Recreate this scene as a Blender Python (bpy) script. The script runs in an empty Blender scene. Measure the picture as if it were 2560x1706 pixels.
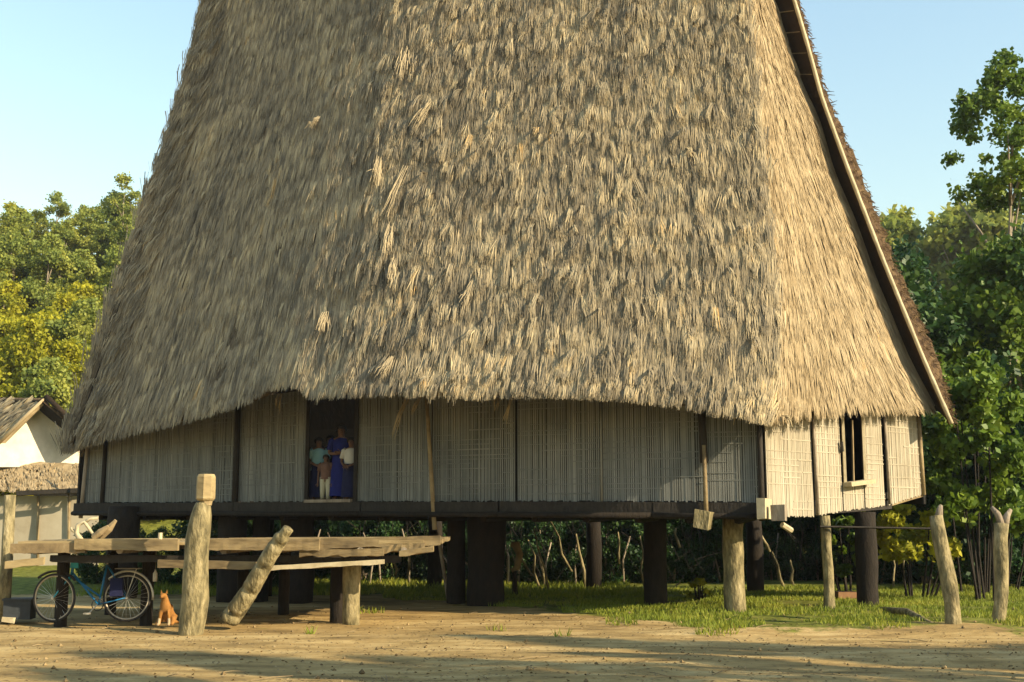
import bpy, bmesh, math, random
import numpy as np
from mathutils import Vector, Matrix, noise
random.seed(7); np.random.seed(7)
R = math.radians
C = bpy.context.scene.collection
scene = bpy.context.scene

# ------------------------------------------------------------------ camera
F = 3000.0; PITCH = math.atan(465 / F); EYE = 1.5
cd = bpy.data.cameras.new('camera'); cam = bpy.data.objects.new('camera', cd); C.objects.link(cam)
cd.sensor_width = 36; cd.lens = 36 * F / 2560; cd.clip_start = 0.1; cd.clip_end = 3000
cam.location = (0, 0, EYE); cam.rotation_euler = (R(90) + PITCH, 0, 0)
scene.camera = cam
# ------------------------------------------------------------------ light
SUN_AZ, SUN_EL = 28.5, 25.0          # degrees towards the camera from due right; height
sdir = Vector((math.cos(R(SUN_AZ)) * math.cos(R(SUN_EL)), -math.sin(R(SUN_AZ)) * math.cos(R(SUN_EL)), math.sin(R(SUN_EL))))
w = bpy.data.worlds.new('World'); scene.world = w; w.use_nodes = True
nt = w.node_tree; nt.nodes.clear()
wo = nt.nodes.new('ShaderNodeOutputWorld'); bg = nt.nodes.new('ShaderNodeBackground'); sk = nt.nodes.new('ShaderNodeTexSky')
sk.sky_type = 'NISHITA'; sk.sun_disc = False; sk.sun_elevation = R(SUN_EL); sk.sun_rotation = R(90 + SUN_AZ)
sk.air_density = 2.0; sk.dust_density = 0.6; sk.ozone_density = 3.0
bg.inputs[1].default_value = 0.128
nt.links.new(sk.outputs[0], bg.inputs[0]); nt.links.new(bg.outputs[0], wo.inputs[0])
sl = bpy.data.lights.new('sun', 'SUN'); sl.energy = 5.0; sl.angle = R(0.5); sl.color = (1.0, 0.83, 0.56)
so = bpy.data.objects.new('sun', sl); C.objects.link(so); so.location = (30, -10, 30)
so.rotation_euler = sdir.to_track_quat('Z', 'Y').to_euler()
vs = scene.view_settings; vs.view_transform = 'Standard'; vs.look = 'None'; vs.exposure = 1.05; vs.gamma = 1; vs.use_curve_mapping = False
scene.cycles.max_bounces = 6; scene.cycles.transparent_max_bounces = 4

CP, SP = math.cos(PITCH), math.sin(PITCH)
def at(px, py, Y):                      # photo pixel + distance -> world point
    a = (px - 1280) / F; b = (853 - py) / F
    dx, dy, dz = a, CP - b * SP, SP + b * CP
    k = Y / dy
    return Vector((dx * k, Y, EYE + dz * k))
def gnd(px, py, z=0.0):                 # photo pixel on the ground
    a = (px - 1280) / F; b = (853 - py) / F
    dx, dy, dz = a, CP - b * SP, SP + b * CP
    k = (z - EYE) / dz
    return Vector((dx * k, dy * k, z))

# ------------------------------------------------------------------ helpers
class MB:
    def __init__(s): s.v = []; s.f = []; s.t = []
    def add(s, vs, fs, tint=None):
        o = len(s.v); s.v += [tuple(v) for v in vs]; s.f += [tuple(i + o for i in f) for f in fs]
        if tint is None: tint = random.random()
        s.t += [tint] * len(vs)
    def box(s, c, size, M=None, tint=None, jit=0.0):
        c = Vector(c); hx, hy, hz = [a / 2 for a in size]; vs = []
        for x in (-1, 1):
            for y in (-1, 1):
                for z in (-1, 1):
                    p = Vector((x * hx, y * hy, z * hz))
                    if jit: p += Vector([random.uniform(-jit, jit) for _ in range(3)])
                    if M is not None: p = M @ p
                    vs.append(c + p)
        s.add(vs, [(0,1,3,2),(4,6,7,5),(0,4,5,1),(2,3,7,6),(0,2,6,4),(1,5,7,3)], tint)
    def beam(s, a, b, wd, th, tint=None, jit=0.0):      # box from a to b
        a = Vector(a); b = Vector(b); d = b - a; L = d.length
        M = d.to_track_quat('X', 'Z').to_matrix()
        s.box((a + b) / 2, (L, wd, th), M, tint, jit)
    def tube(s, pts, rad, n=8, tint=None, cap=True, bump=0.0):
        pts = [Vector(p) for p in pts]
        if not hasattr(rad, '__len__'): rad = [rad] * len(pts)
        vs = []; fs = []; m = len(pts)
        ref = None
        for i, p in enumerate(pts):
            d = (pts[min(i + 1, m - 1)] - pts[max(i - 1, 0)]).normalized()
            if ref is None: ref = d.orthogonal().normalized()
            ref = (ref - d * ref.dot(d)).normalized(); q = d.cross(ref)
            for k in range(n):
                a = 2 * math.pi * k / n; r = rad[i] * (1 + (random.uniform(-bump, bump) if bump else 0))
                vs.append(p + (ref * math.cos(a) + q * math.sin(a)) * r)
        for i in range(m - 1):
            for k in range(n):
                fs.append((i*n+k, i*n+(k+1)%n, (i+1)*n+(k+1)%n, (i+1)*n+k))
        if cap: fs.append(tuple(range(n))[::-1]); fs.append(tuple((m-1)*n + k for k in range(n)))
        s.add(vs, fs, tint)
    def mesh(s, name, mt):
        me = bpy.data.meshes.new(name); me.from_pydata(s.v, [], s.f)
        a = me.attributes.new('tint', 'FLOAT', 'POINT'); a.data.foreach_set('value', s.t)
        me.materials.append(mt); return me
    def build(s, name, mt, parent=None, smooth=False):
        me = s.mesh(name, mt)
        bm = bmesh.new(); bm.from_mesh(me); bmesh.ops.recalc_face_normals(bm, faces=bm.faces); bm.to_mesh(me); bm.free()
        if smooth: me.polygons.foreach_set('use_smooth', [True] * len(me.polygons))
        o = bpy.data.objects.new(name, me); C.objects.link(o)
        if parent: o.parent = parent; o.matrix_parent_inverse = parent.matrix_basis.inverted()
        return o
def npmesh(name, V, Fq, T, mt, parent=None, kind=None):     # quads from numpy
    me = bpy.data.meshes.new(name); me.vertices.add(len(V)); me.vertices.foreach_set('co', V.astype(np.float32).ravel())
    me.loops.add(Fq.size); me.loops.foreach_set('vertex_index', Fq.astype(np.int32).ravel())
    me.polygons.add(len(Fq)); k = Fq.shape[1]
    me.polygons.foreach_set('loop_start', np.arange(0, Fq.size, k, dtype=np.int32))
    me.polygons.foreach_set('loop_total', np.full(len(Fq), k, dtype=np.int32))
    me.update(calc_edges=True)
    a = me.attributes.new('tint', 'FLOAT', 'POINT'); a.data.foreach_set('value', T.astype(np.float32))
    me.materials.append(mt)
    o = bpy.data.objects.new(name, me); C.objects.link(o)
    if parent: o.parent = parent; o.matrix_parent_inverse = parent.matrix_basis.inverted()
    if kind: o['kind'] = kind
    return o
def tag(o, label=None, cat=None, group=None, kind=None):
    if label: o['label'] = label
    if cat: o['category'] = cat
    if group: o['group'] = group
    if kind: o['kind'] = kind
    return o
def thing(name, loc, label, cat, group=None):
    o = bpy.data.objects.new(name, None); o.location = loc; C.objects.link(o); o.empty_display_size = .2
    return tag(o, label, cat, group)
def copy_tree(o, parent=None):
    c = o.copy(); C.objects.link(c)
    if parent: c.parent = parent
    for ch in list(o.children): copy_tree(ch, c)
    return c

def mat(name, ramp, scale=6.0, stretch=(1, 1, 1), rough=0.85, bump=0.4, tintw=0.5, transl=0.0, detail=6, coord='Object', bscale=None):
    m = bpy.data.materials.new(name); m.use_nodes = True; n = m.node_tree; n.nodes.clear(); L = n.links.new
    out = n.nodes.new('ShaderNodeOutputMaterial'); bs = n.nodes.new('ShaderNodeBsdfPrincipled')
    bs.inputs['Roughness'].default_value = rough; bs.inputs['Specular IOR Level'].default_value = 0.25
    tc = n.nodes.new('ShaderNodeTexCoord'); mp = n.nodes.new('ShaderNodeMapping'); mp.inputs['Scale'].default_value = stretch
    L(tc.outputs[coord], mp.inputs[0])
    nz = n.nodes.new('ShaderNodeTexNoise'); nz.inputs['Scale'].default_value = scale; nz.inputs['Detail'].default_value = detail; nz.inputs['Roughness'].default_value = .65
    L(mp.outputs[0], nz.inputs['Vector'])
    at_ = n.nodes.new('ShaderNodeAttribute'); at_.attribute_name = 'tint'
    mx = n.nodes.new('ShaderNodeMix'); mx.data_type = 'FLOAT'; mx.inputs[0].default_value = tintw
    st = n.nodes.new('ShaderNodeMapRange'); st.inputs[1].default_value = .3; st.inputs[2].default_value = .7
    L(nz.outputs['Fac'], st.inputs[0]); L(st.outputs[0], mx.inputs[2]); L(at_.outputs['Fac'], mx.inputs[3])
    cr = n.nodes.new('ShaderNodeValToRGB'); el = cr.color_ramp.elements
    while len(el) < len(ramp): el.new(.5)
    for i, (p, c) in enumerate(ramp): el[i].position = p; el[i].color = (*c, 1)
    L(mx.outputs[0], cr.inputs[0]); L(cr.outputs[0], bs.inputs['Base Color'])
    if bump:
        b2 = n.nodes.new('ShaderNodeTexNoise'); b2.inputs['Scale'].default_value = bscale or scale * 3; b2.inputs['Detail'].default_value = 5
        L(mp.outputs[0], b2.inputs['Vector'])
        bp = n.nodes.new('ShaderNodeBump'); bp.inputs['Strength'].default_value = bump; bp.inputs['Distance'].default_value = .03
        L(b2.outputs['Fac'], bp.inputs['Height']); L(bp.outputs[0], bs.inputs['Normal'])
    if transl:
        tr = n.nodes.new('ShaderNodeBsdfTranslucent'); L(cr.outputs[0], tr.inputs[0])
        ms = n.nodes.new('ShaderNodeMixShader'); ms.inputs[0].default_value = transl
        L(bs.outputs[0], ms.inputs[1]); L(tr.outputs[0], ms.inputs[2]); L(ms.outputs[0], out.inputs[0])
    else: L(bs.outputs[0], out.inputs[0])
    return m
M = {}
M['thatch'] = mat('thatch', [(0, (.055, .047, .034)), (.3, (.16, .135, .093)), (.6, (.31, .25, .155)), (.85, (.46, .37, .215)), (1, (.5, .29, .09))], 1.2, (1, 1, .5), .9, .3, .7)
M['thatch_end'] = mat('thatch_end', [(0, (.17, .12, .06)), (.4, (.30, .225, .125)), (.8, (.37, .29, .175)), (1, (.42, .27, .10))], 1.6, (1, 1, .5), .9, .3, .6)
M['thatch_base'] = mat('thatch_base', [(0, (.03, .022, .014)), (.5, (.09, .068, .04)), (1, (.15, .115, .07))], 14, (1, 1, .12), .95, .8, 0)
M['verge'] = mat('verge_thatch', [(0, (.025, .014, .008)), (.5, (.085, .052, .026)), (1, (.2, .135, .06))], 8, (1, 1, 1), .95, .8, .3)
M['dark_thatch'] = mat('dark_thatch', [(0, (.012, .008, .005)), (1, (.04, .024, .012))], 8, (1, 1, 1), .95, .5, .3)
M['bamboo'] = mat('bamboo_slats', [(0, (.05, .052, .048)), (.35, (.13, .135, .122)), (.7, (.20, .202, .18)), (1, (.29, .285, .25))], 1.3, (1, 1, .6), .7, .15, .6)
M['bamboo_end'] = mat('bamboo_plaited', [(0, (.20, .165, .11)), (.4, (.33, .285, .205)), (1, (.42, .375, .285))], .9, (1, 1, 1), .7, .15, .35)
M['gap'] = mat('wall_backing', [(0, (.008, .007, .006)), (1, (.02, .018, .014))], 6, (1, 1, 1), .9, 0, 0)
M['soot_shade'] = mat('sooty_shade_thatch', [(0, (.006, .005, .004)), (1, (.022, .017, .012))], 8, (1, 1, .3), .95, .3, 0)
M['wood'] = mat('weathered_wood', [(0, (.08, .055, .03)), (.4, (.2, .145, .075)), (.8, (.31, .235, .125)), (1, (.38, .31, .19))], 2.5, (1, 1, 1), .8, .5, .35)
M['post'] = mat('round_post_wood', [(0, (.03, .026, .014)), (.35, (.12, .10, .05)), (.7, (.25, .205, .105)), (1, (.36, .30, .18))], 4, (2.2, 2.2, .8), .85, 1.0, .1)
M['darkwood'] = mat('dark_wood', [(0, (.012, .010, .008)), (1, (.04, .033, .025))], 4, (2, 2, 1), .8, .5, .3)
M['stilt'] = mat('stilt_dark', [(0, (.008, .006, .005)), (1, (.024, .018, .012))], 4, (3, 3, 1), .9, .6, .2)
M['plank'] = mat('deck_plank', [(0, (.06, .042, .022)), (.35, (.19, .14, .07)), (.8, (.33, .25, .125)), (1, (.40, .32, .18))], 3, (.5, 2, 2), .8, .5, .5)
M['pale'] = mat('pale_cut_wood', [(0, (.32, .26, .15)), (1, (.5, .43, .29))], 5, (1, 1, 1), .8, .3, .3)
M['bark'] = mat('bark', [(0, (.12, .09, .06)), (1, (.38, .32, .24))], 5, (2, 2, .6), .9, .6, .3)
M['leaf_yel'] = mat('leaf_yellow_green', [(0, (.07, .09, .012)), (.3, (.25, .26, .02)), (.65, (.44, .41, .025)), (1, (.56, .46, .035))], .35, (1, 1, 1), .6, 0, .55, .45)
M['leaf_olive'] = mat('leaf_olive', [(0, (.05, .08, .03)), (.4, (.19, .235, .045)), (.8, (.37, .37, .07)), (1, (.5, .44, .15))], .35, (1, 1, 1), .6, 0, .55, .4)
M['leaf_dark'] = mat('leaf_dark_green', [(0, (.006, .022, .009)), (.5, (.025, .065, .018)), (1, (.085, .15, .022))], .5, (1, 1, 1), .5, 0, .6, .25)
M['leaf_fresh'] = mat('leaf_fresh_green', [(0, (.025, .06, .012)), (.5, (.11, .18, .02)), (1, (.26, .31, .03))], .5, (1, 1, 1), .5, 0, .6, .35)
M['grass'] = mat('grass_blades', [(0, (.07, .10, .012)), (.5, (.17, .21, .02)), (.85, (.28, .28, .035)), (1, (.42, .32, .1))], .8, (1, 1, 1), .7, 0, .7, .3)
M['litter'] = mat('dry_litter', [(0, (.08, .05, .02)), (1, (.32, .23, .11))], 3, (1, 1, 1), .9, 0, .9)
def plain(name, c, rough=.5, metal=0.0, var=.3):
    m = mat(name, [(0, tuple(a * (1 - var) for a in c)), (1, tuple(min(1, a * (1 + var)) for a in c))], 9, (1, 1, 1), rough, .08, .2)
    m.node_tree.nodes['Principled BSDF'].inputs['Metallic'].default_value = metal; return m
M['blue'] = plain('blue_paint', (.015, .12, .26), .4)
M['teal'] = plain('teal_paint', (.03, .30, .42), .4)
M['metal'] = plain('worn_metal', (.45, .42, .36), .4, .6)
M['rubber'] = plain('rubber', (.03, .027, .025), .8)
M['rim'] = plain('dusty_rim', (.40, .34, .26), .5, .3)
M['black'] = plain('black_vinyl', (.02, .02, .022), .5)
M['skin'] = plain('skin', (.15, .08, .05), .6)
M['hair'] = plain('hair', (.012, .010, .010), .6)
M['indigo'] = plain('indigo_cloth', (.014, .02, .14), .9)
M['navy'] = plain('navy_cloth', (.012, .014, .05), .9)
M['tealcloth'] = plain('pale_teal_cloth', (.2, .36, .38), .9, 0, .12)
M['white'] = plain('white_cloth', (.5, .48, .43), .9, 0, .1)
M['cream'] = plain('cream_cloth', (.45, .42, .30), .9, 0, .1)
M['browncloth'] = plain('brown_cloth', (.14, .08, .06), .9)
M['ginger'] = plain('ginger_fur', (.27, .125, .03), .9)
M['palefur'] = plain('pale_fur', (.36, .26, .15), .9)
M['crate'] = plain('dark_box_paint', (.03, .035, .04), .6)
M['gable'] = mat('pale_plaited_gable', [(0, (.50, .42, .30)), (1, (.74, .66, .52))], 2, (1, 1, 1), .8, .2, .3)

# ------------------------------------------------------------------ ground
def ground_z(x, y):
    z = .05 * noise.noise(Vector((x * .28, y * .9, 0))) + .03 * noise.noise(Vector((x * .8, y * 2.0, 3)))
    z += .10 * max(0, min(1, (y - 17.2 - .25 * math.sin(x * .35)) / .8)) * max(0, min(1, (x - 1) / 6))   # low bank along the road on the right
    z -= .05
    if y > 42: z += (y - 42) * .06
    if x < -6 and y > 47: z += (y - 47) * .45 * min(1, (-6 - x) / 6)
    if x > 10 and y > 60: z += (y - 60) * .22 * min(1, (x - 10) / 15)
    return z
def ground_material():
    m = bpy.data.materials.new('ground_earth'); m.use_nodes = True; n = m.node_tree; L = n.links.new; bs = n.nodes['Principled BSDF']
    bs.inputs['Roughness'].default_value = .95; bs.inputs['Specular IOR Level'].default_value = .1
    g = n.nodes.new('ShaderNodeNewGeometry')
    def nz(scale, st=(1, 1, 1), det=7):
        mp = n.nodes.new('ShaderNodeMapping'); mp.inputs['Scale'].default_value = st; L(g.outputs['Position'], mp.inputs[0])
        t = n.nodes.new('ShaderNodeTexNoise'); t.inputs['Scale'].default_value = scale; t.inputs['Detail'].default_value = det; t.inputs['Roughness'].default_value = .65
        L(mp.outputs[0], t.inputs['Vector']); return t.outputs['Fac']
    cr = n.nodes.new('ShaderNodeValToRGB'); e = cr.color_ramp.elements; e.new(.5)
    for i, (p, c) in enumerate([(.36, (.14, .095, .04)), (.5, (.33, .225, .09)), (.62, (.48, .35, .16))]): e[i].position = p; e[i].color = (*c, 1)
    mm = n.nodes.new('ShaderNodeMix'); mm.data_type = 'FLOAT'; mm.inputs[0].default_value = .45; L(nz(1.6, (.6, 1.5, 1)), mm.inputs[2]); L(nz(.35, (.5, 2.2, 1), 4), mm.inputs[3]); L(mm.outputs[0], cr.inputs[0])
    c2 = n.nodes.new('ShaderNodeValToRGB'); e = c2.color_ramp.elements
    e[0].position = .35; e[0].color = (.07, .075, .012, 1); e[1].position = .7; e[1].color = (.2, .21, .035, 1)
    L(nz(5), c2.inputs[0])
    at_ = n.nodes.new('ShaderNodeAttribute'); at_.attribute_name = 'green'
    ad = n.nodes.new('ShaderNodeMath'); ad.operation = 'ADD'; L(at_.outputs['Fac'], ad.inputs[0])
    sc_ = n.nodes.new('ShaderNodeMapRange'); sc_.inputs[1].default_value = .3; sc_.inputs[2].default_value = .7; sc_.inputs[3].default_value = -.5; sc_.inputs[4].default_value = .5
    L(nz(2.2), sc_.inputs[0]); L(sc_.outputs[0], ad.inputs[1])
    st = n.nodes.new('ShaderNodeMapRange'); st.inputs[1].default_value = .35; st.inputs[2].default_value = .75; L(ad.outputs[0], st.inputs[0])
    mx = n.nodes.new('ShaderNodeMix'); mx.data_type = 'RGBA'; L(st.outputs[0], mx.inputs[0]); L(cr.outputs[0], mx.inputs[6]); L(c2.outputs[0], mx.inputs[7])
    L(mx.outputs[2], bs.inputs['Base Color'])
    bp = n.nodes.new('ShaderNodeBump'); bp.inputs['Strength'].default_value = .7; bp.inputs['Distance'].default_value = .04
    L(nz(7, (.7, 1.5, 1)), bp.inputs['Height']); L(bp.outputs[0], bs.inputs['Normal'])
    return m
def greenness(x, y):
    g = 0
    edge = 18.4 + .5 * math.sin(x * .8 + 1) + (.0 if x > 3 else (3 - x) * 1.6)
    if y > edge and x > -3: g = min(1, (y - edge) / 1.2 + .3)
    if y > 27.5: g = max(g, min(1, (y - 27.5) / 1.5))
    if x > 7.0 and y > 17.4: g = max(g, .6)
    return g
def make_ground():
    xs = sorted(set([round(-26 + i * .25, 3) for i in range(209)] + [-900, -500, -300, -200, -140, -100, -75, -60, -50, -42, -36, -31, 31, 36, 42, 50, 60, 75, 100, 140, 200, 300, 500, 900]))
    ys = sorted(set([round(-8 + i * .25, 3) for i in range(210)] + [-900, -400, -150, -60, -25, -12, 46, 50, 55, 60, 66, 73, 80, 90, 105, 120, 150, 200, 300, 500, 900, 1500]))
    V = []; G = []
    for y in ys:
        for x in xs:
            yy = min(y, 95); xx = max(min(x, 60), -60)
            V.append((x, y, ground_z(xx, yy))); G.append(greenness(x, y))
    nx = len(xs); Fc = [(j * nx + i, j * nx + i + 1, (j + 1) * nx + i + 1, (j + 1) * nx + i) for j in range(len(ys) - 1) for i in range(nx - 1)]
    me = bpy.data.meshes.new('ground'); me.from_pydata(V, [], Fc)
    a = me.attributes.new('green', 'FLOAT', 'POINT'); a.data.foreach_set('value', G)
    me.polygons.foreach_set('use_smooth', [True] * len(Fc)); me.materials.append(ground_material())
    o = bpy.data.objects.new('ground', me); C.objects.link(o); o['kind'] = 'structure'
make_ground()

# ------------------------------------------------------------------ stilt house: plan
A = Vector((-10.05, 28.0)); MID = Vector((-1.9, 22.95)); CC = Vector((4.33, 20.7)); K = 2 * MID - .5 * (A + CC)
K = Vector((-1.2, 22.0))
BB = Vector((8.15, 23.9)); DD = Vector((6.2, 27.2)); EE = Vector((-6.9, 32.6))
def wp(t): return A * (1 - t) ** 2 + K * 2 * t * (1 - t) + CC * t * t
def wt(px):                             # where the sight line of a pixel column crosses the front wall
    best = None
    for i in range(801):
        t = i / 800; p = wp(t); q = 1280 + F * p.x / (p.y * CP + .8 * SP)
        if best is None or abs(q - px) < best[0]: best = (abs(q - px), t)
    return best[1]
def zb(t): return 1.63 + .13 * (1 - t)          # underside of floor beam
house = thing('stilt_house', (0, 24, 0), 'tall steep thatched communal house with bamboo walls raised on dark stilts', 'house')

def interp(pts, y):                    # polyline x(y); pts sorted by y descending
    for (x0, y0), (x1, y1) in zip(pts, pts[1:]):
        if y <= y0 and y >= y1: return x0 + (x1 - x0) * (y0 - y) / (y0 - y1)
    return pts[0][0] if y > pts[0][1] else pts[-1][0]
ZR = 18.0
def curve3d(pts, ye, yr, n=41, power=1.0):      # outline column -> 3D curve resampled on even height
    P = []
    y0, y1 = pts[0][1], pts[-1][1]
    for i in range(160):
        f = i / 159; py = y0 + (y1 - y0) * f; P.append(at(interp(pts, py), py, ye + (yr - ye) * f ** power))
    P = np.array([list(p) for p in P]); z = P[:, 2]
    zt = np.linspace(z[0], ZR, n)
    return np.stack([np.interp(zt, z, P[:, 0]), np.interp(zt, z, P[:, 1]), zt], 1)
Lc = curve3d([(165, 1112), (172, 1075), (215, 960), (262, 815), (330, 610), (395, 425), (440, 285), (480, 140), (510, 0), (545, -200), (568, -400)], 27.4, 30.6)
Hc = curve3d([(1925, 1033), (1938, 900), (1936, 760), (1925, 600), (1905, 400), (1888, 200), (1868, 0), (1850, -200), (1838, -400), (1830, -620), (1826, -760)], 20.15, 24.4)
Gc = curve3d([(2344, 1014), (2279, 900), (2202, 718), (2144, 557), (2087, 425), (2050, 293), (2007, 212), (1972, 109), (1938, 6), (1900, -120), (1868, -300), (1850, -480), (1838, -760)], 23.9, 24.9)
Pc = curve3d([(2378, 1060), (2308, 900), (2202, 640), (2121, 430), (2053, 245), (2018, 115), (1984, 0), (1945, -120), (1905, -300), (1880, -480), (1850, -760)], 23.3, 24.6)
Qc = curve3d([(2384, 1050), (2357, 900), (2305, 790), (2253, 677), (2196, 517), (2133, 373), (2064, 212), (2036, 115), (2000, 0), (1960, -120), (1922, -300), (1895, -480), (1860, -760)], 23.75, 25.0)
Qc = Pc + (Qc - Pc) * .78
NV = 41
Lb = Lc.copy(); vv = np.linspace(0, 1, NV)
Lb[:, 0] += 3.6 * (1 - vv) ** 1.2 + .1; Lb[:, 1] += 6.0 * (1 - vv) ** 1.2 + .1
Qb = Qc.copy(); Qb[:, 0] -= 1.6 * (1 - vv) ** 1.1; Qb[:, 1] += 5.6 * (1 - vv) ** 1.1 + .1
eave = [(165, 1112), (300, 1082), (450, 1055), (600, 1026), (690, 1006), (745, 990), (772, 968), (872, 966), (886, 992), (960, 992), (1100, 992), (1250, 996), (1400, 990), (1560, 994), (1700, 1008), (1800, 1026), (1925, 1045)]
ex = np.array([e[0] for e in eave], float); ey = np.array([e[1] - 12 * min(1, max(0, (e[0] - 900) / 700)) for e in eave], float)
NU = 97
def front_grid():
    G = np.zeros((NU, NV, 3)); us = np.linspace(0, 1, NU)
    for i, u in enumerate(us):
        base = (1 - u) * Lc + u * Hc
        px = 165 + (1925 - 165) * u; py = np.interp(px, ex, ey)
        p = wp(wt(px)); Y = p.y - (.45 + .15 * u)
        if i == 0: Y = 27.4
        if i == NU - 1: Y = 20.15
        e = at(px, py, Y); d = np.array(e) - base[0]
        tent = min(u / .47, (1 - u) / .53); tent = tent - .06 * math.exp(-((u - .47) / .05) ** 2)
        bulge = tent * (1.8 - .5 * vv)
        col = base + d[None, :] * ((1 - vv) ** 1.6)[:, None]
        nrm = np.array([-.42, -.9, 0]); col += bulge[:, None] * nrm[None, :]
        G[i] = col
    return G
FG = front_grid()
def side_grid(a, b, n=33, ev=None):
    us = np.linspace(0, 1, n); G = np.zeros((n, NV, 3))
    for i, u in enumerate(us):
        G[i] = (1 - u) * a + u * b
        if ev is not None: G[i, :, 2] += ev(u) * (1 - vv) ** 3
    return G
EG = side_grid(Hc, Gc, 33, lambda u: .10 * math.sin(u * math.pi))
BG = side_grid(Qb, Lb, 40)
LG = side_grid(Lb, Lc, 20)
def vnoise(shape, s):
    a = np.random.randn(*shape)
    for ax in (0, 1):
        for _ in range(s): a = (np.roll(a, 1, ax) + a * 2 + np.roll(a, -1, ax)) / 4
    return a / a.std()
def gnormals(G):
    du = np.gradient(G, axis=0); dv = np.gradient(G, axis=1)
    n = np.cross(du, dv); n /= np.linalg.norm(n, axis=2, keepdims=True) + 1e-9
    return n, dv / (np.linalg.norm(dv, axis=2, keepdims=True) + 1e-9)
def slab(name, G, th, mt, parent, amp=.04, flip=1):
    n, _ = gnormals(G); n = n * flip
    O = G + n * (vnoise(G.shape[:2], 1) * amp)[..., None]; I = G - n * th
    nu, nv = G.shape[:2]; V = np.concatenate([O.reshape(-1, 3), I.reshape(-1, 3)]); N = nu * nv
    idx = np.arange(N).reshape(nu, nv)
    q = np.stack([idx[:-1, :-1], idx[1:, :-1], idx[1:, 1:], idx[:-1, 1:]], -1).reshape(-1, 4)
    Fq = [q, q[:, ::-1] + N]
    def rim(a, b): return np.stack([a, b, b + N, a + N], -1)
    Fq += [rim(idx[:-1, 0], idx[1:, 0]), rim(idx[:-1, -1], idx[1:, -1]), rim(idx[0, :-1], idx[0, 1:]), rim(idx[-1, :-1], idx[-1, 1:])]
    o = npmesh(name, V, np.concatenate(Fq), np.random.rand(len(V)), mt, parent)
    o.data.materials.append(M['soot_shade']); mi = np.zeros(len(o.data.polygons), dtype=np.int32); mi[len(q):2 * len(q)] = 1; o.data.polygons.foreach_set('material_index', mi)   # smoke-blackened inside; the room's dark is also put into this colour
    return o
def samp(G, u, v):
    nu, nv = G.shape[:2]; a = np.clip(u, 0, 1) * (nu - 1.001); b = np.clip(v, 0, 1) * (nv - 1.001)
    i = a.astype(int); j = b.astype(int); fa = (a - i)[:, None]; fb = (b - j)[:, None]
    return (G[i, j] * (1 - fa) + G[i + 1, j] * fa) * (1 - fb) + (G[i, j + 1] * (1 - fa) + G[i + 1, j + 1] * fa) * fb
def strands(name, G, ncl, per, parent, mt, vmax=.72, L=(.45, .9), wd=.022, lift=(.03, .10), fan=.05, flip=1, course=.5, tbias=0.0, vpow=1.0, eaveshare=.05, slant=.06, kind='stuff', umax=1.0, prof=None, patch=.12):
    n, d = gnormals(G); n = n * flip
    u = np.random.rand(ncl) * umax; v = np.random.rand(ncl) ** vpow * vmax
    H = ZR - 3.5; step = .60 / H
    mask = np.random.rand(ncl) < course
    v = np.where(mask, np.round(v / step + .25 * np.sin(u * 14) + .12 * np.sin(u * 47)) * step + np.interp(u, np.linspace(0, 1, 160), np.random.randn(160)) * .005 + np.random.randn(ncl) * .003, v)
    ee = np.random.rand(ncl) < eaveshare; v = np.where(ee, np.random.rand(ncl) * .028, v); v = np.clip(v, 0.004, 1)
    P = samp(G, u, v); Nn = samp(n, u, v); Dn = -samp(d, u, v); Nn /= np.linalg.norm(Nn, axis=1, keepdims=True); Dn /= np.linalg.norm(Dn, axis=1, keepdims=True)
    S = np.cross(Dn, Nn)
    cl_l = np.random.uniform(*lift, ncl) * (1 + (np.random.rand(ncl) < .12) * .9)
    if prof is not None: cl_l = cl_l * prof(u, v)
    cl_l = cl_l + mask * .008
    cl_L = np.random.uniform(*L, ncl); cl_L = np.where(mask & (np.random.rand(ncl) < .6), .60 + np.random.randn(ncl) * .07, cl_L); cl_L = np.where(v < .03, np.minimum(cl_L, .42), cl_L)
    ang = np.random.randn(ncl) * slant
    # slowly changing patches of weathering over the slope
    pt = vnoise((60, 60), 4); ptc = pt[(u * 59).astype(int), (v * 59).astype(int)] * patch
    ct = np.clip(np.random.beta(2.2, 2.2, ncl) * .8 + .1 + ptc + tbias, 0, .93)
    ct = np.where(np.random.rand(ncl) < .012, 1.0, ct)
    r = lambda a: np.repeat(a, per, axis=0)
    m = ncl * per; P, Nn, Dn, S, ll, LL, ang, ct = map(r, (P, Nn, Dn, S, cl_l, cl_L, ang, ct))
    off = np.random.randn(m) * fan; ang = ang + np.random.randn(m) * slant * .8
    LL = LL * np.random.uniform(.82, 1.06, m); ww = wd * np.random.uniform(.6, 1.5, m)
    Dr = Dn * np.cos(ang)[:, None] + S * np.sin(ang)[:, None]
    B = P + S * off[:, None] - Dn * .1
    col = lambda a: a[:, None]
    roll = np.random.randn(m) * .3
    Wv = S * np.cos(roll)[:, None] + Nn * np.sin(roll)[:, None]
    p0 = B + Nn * .005; p1 = B + Dr * col(LL * .55) + Nn * col(ll * .75) - S * col(off * .35); p2 = B + Dr * col(LL) + Nn * col(ll * np.random.uniform(.5, 1.3, m)) - S * col(off * .6)
    V = np.stack([p0 - Wv * col(ww * .5), p0 + Wv * col(ww * .5), p1 - Wv * col(ww * .5), p1 + Wv * col(ww * .5), p2 - Wv * col(ww * .12), p2 + Wv * col(ww * .12)], 1).reshape(-1, 3)
    b = (np.arange(m) * 6)[:, None]
    Fq = np.concatenate([b + np.array([[0, 1, 3, 2]]), b + np.array([[2, 3, 5, 4]])])
    T = np.repeat(np.clip(ct + np.random.randn(m) * .08, 0, 1), 6)
    return npmesh(name, V, Fq, T, mt, parent, kind)
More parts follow.
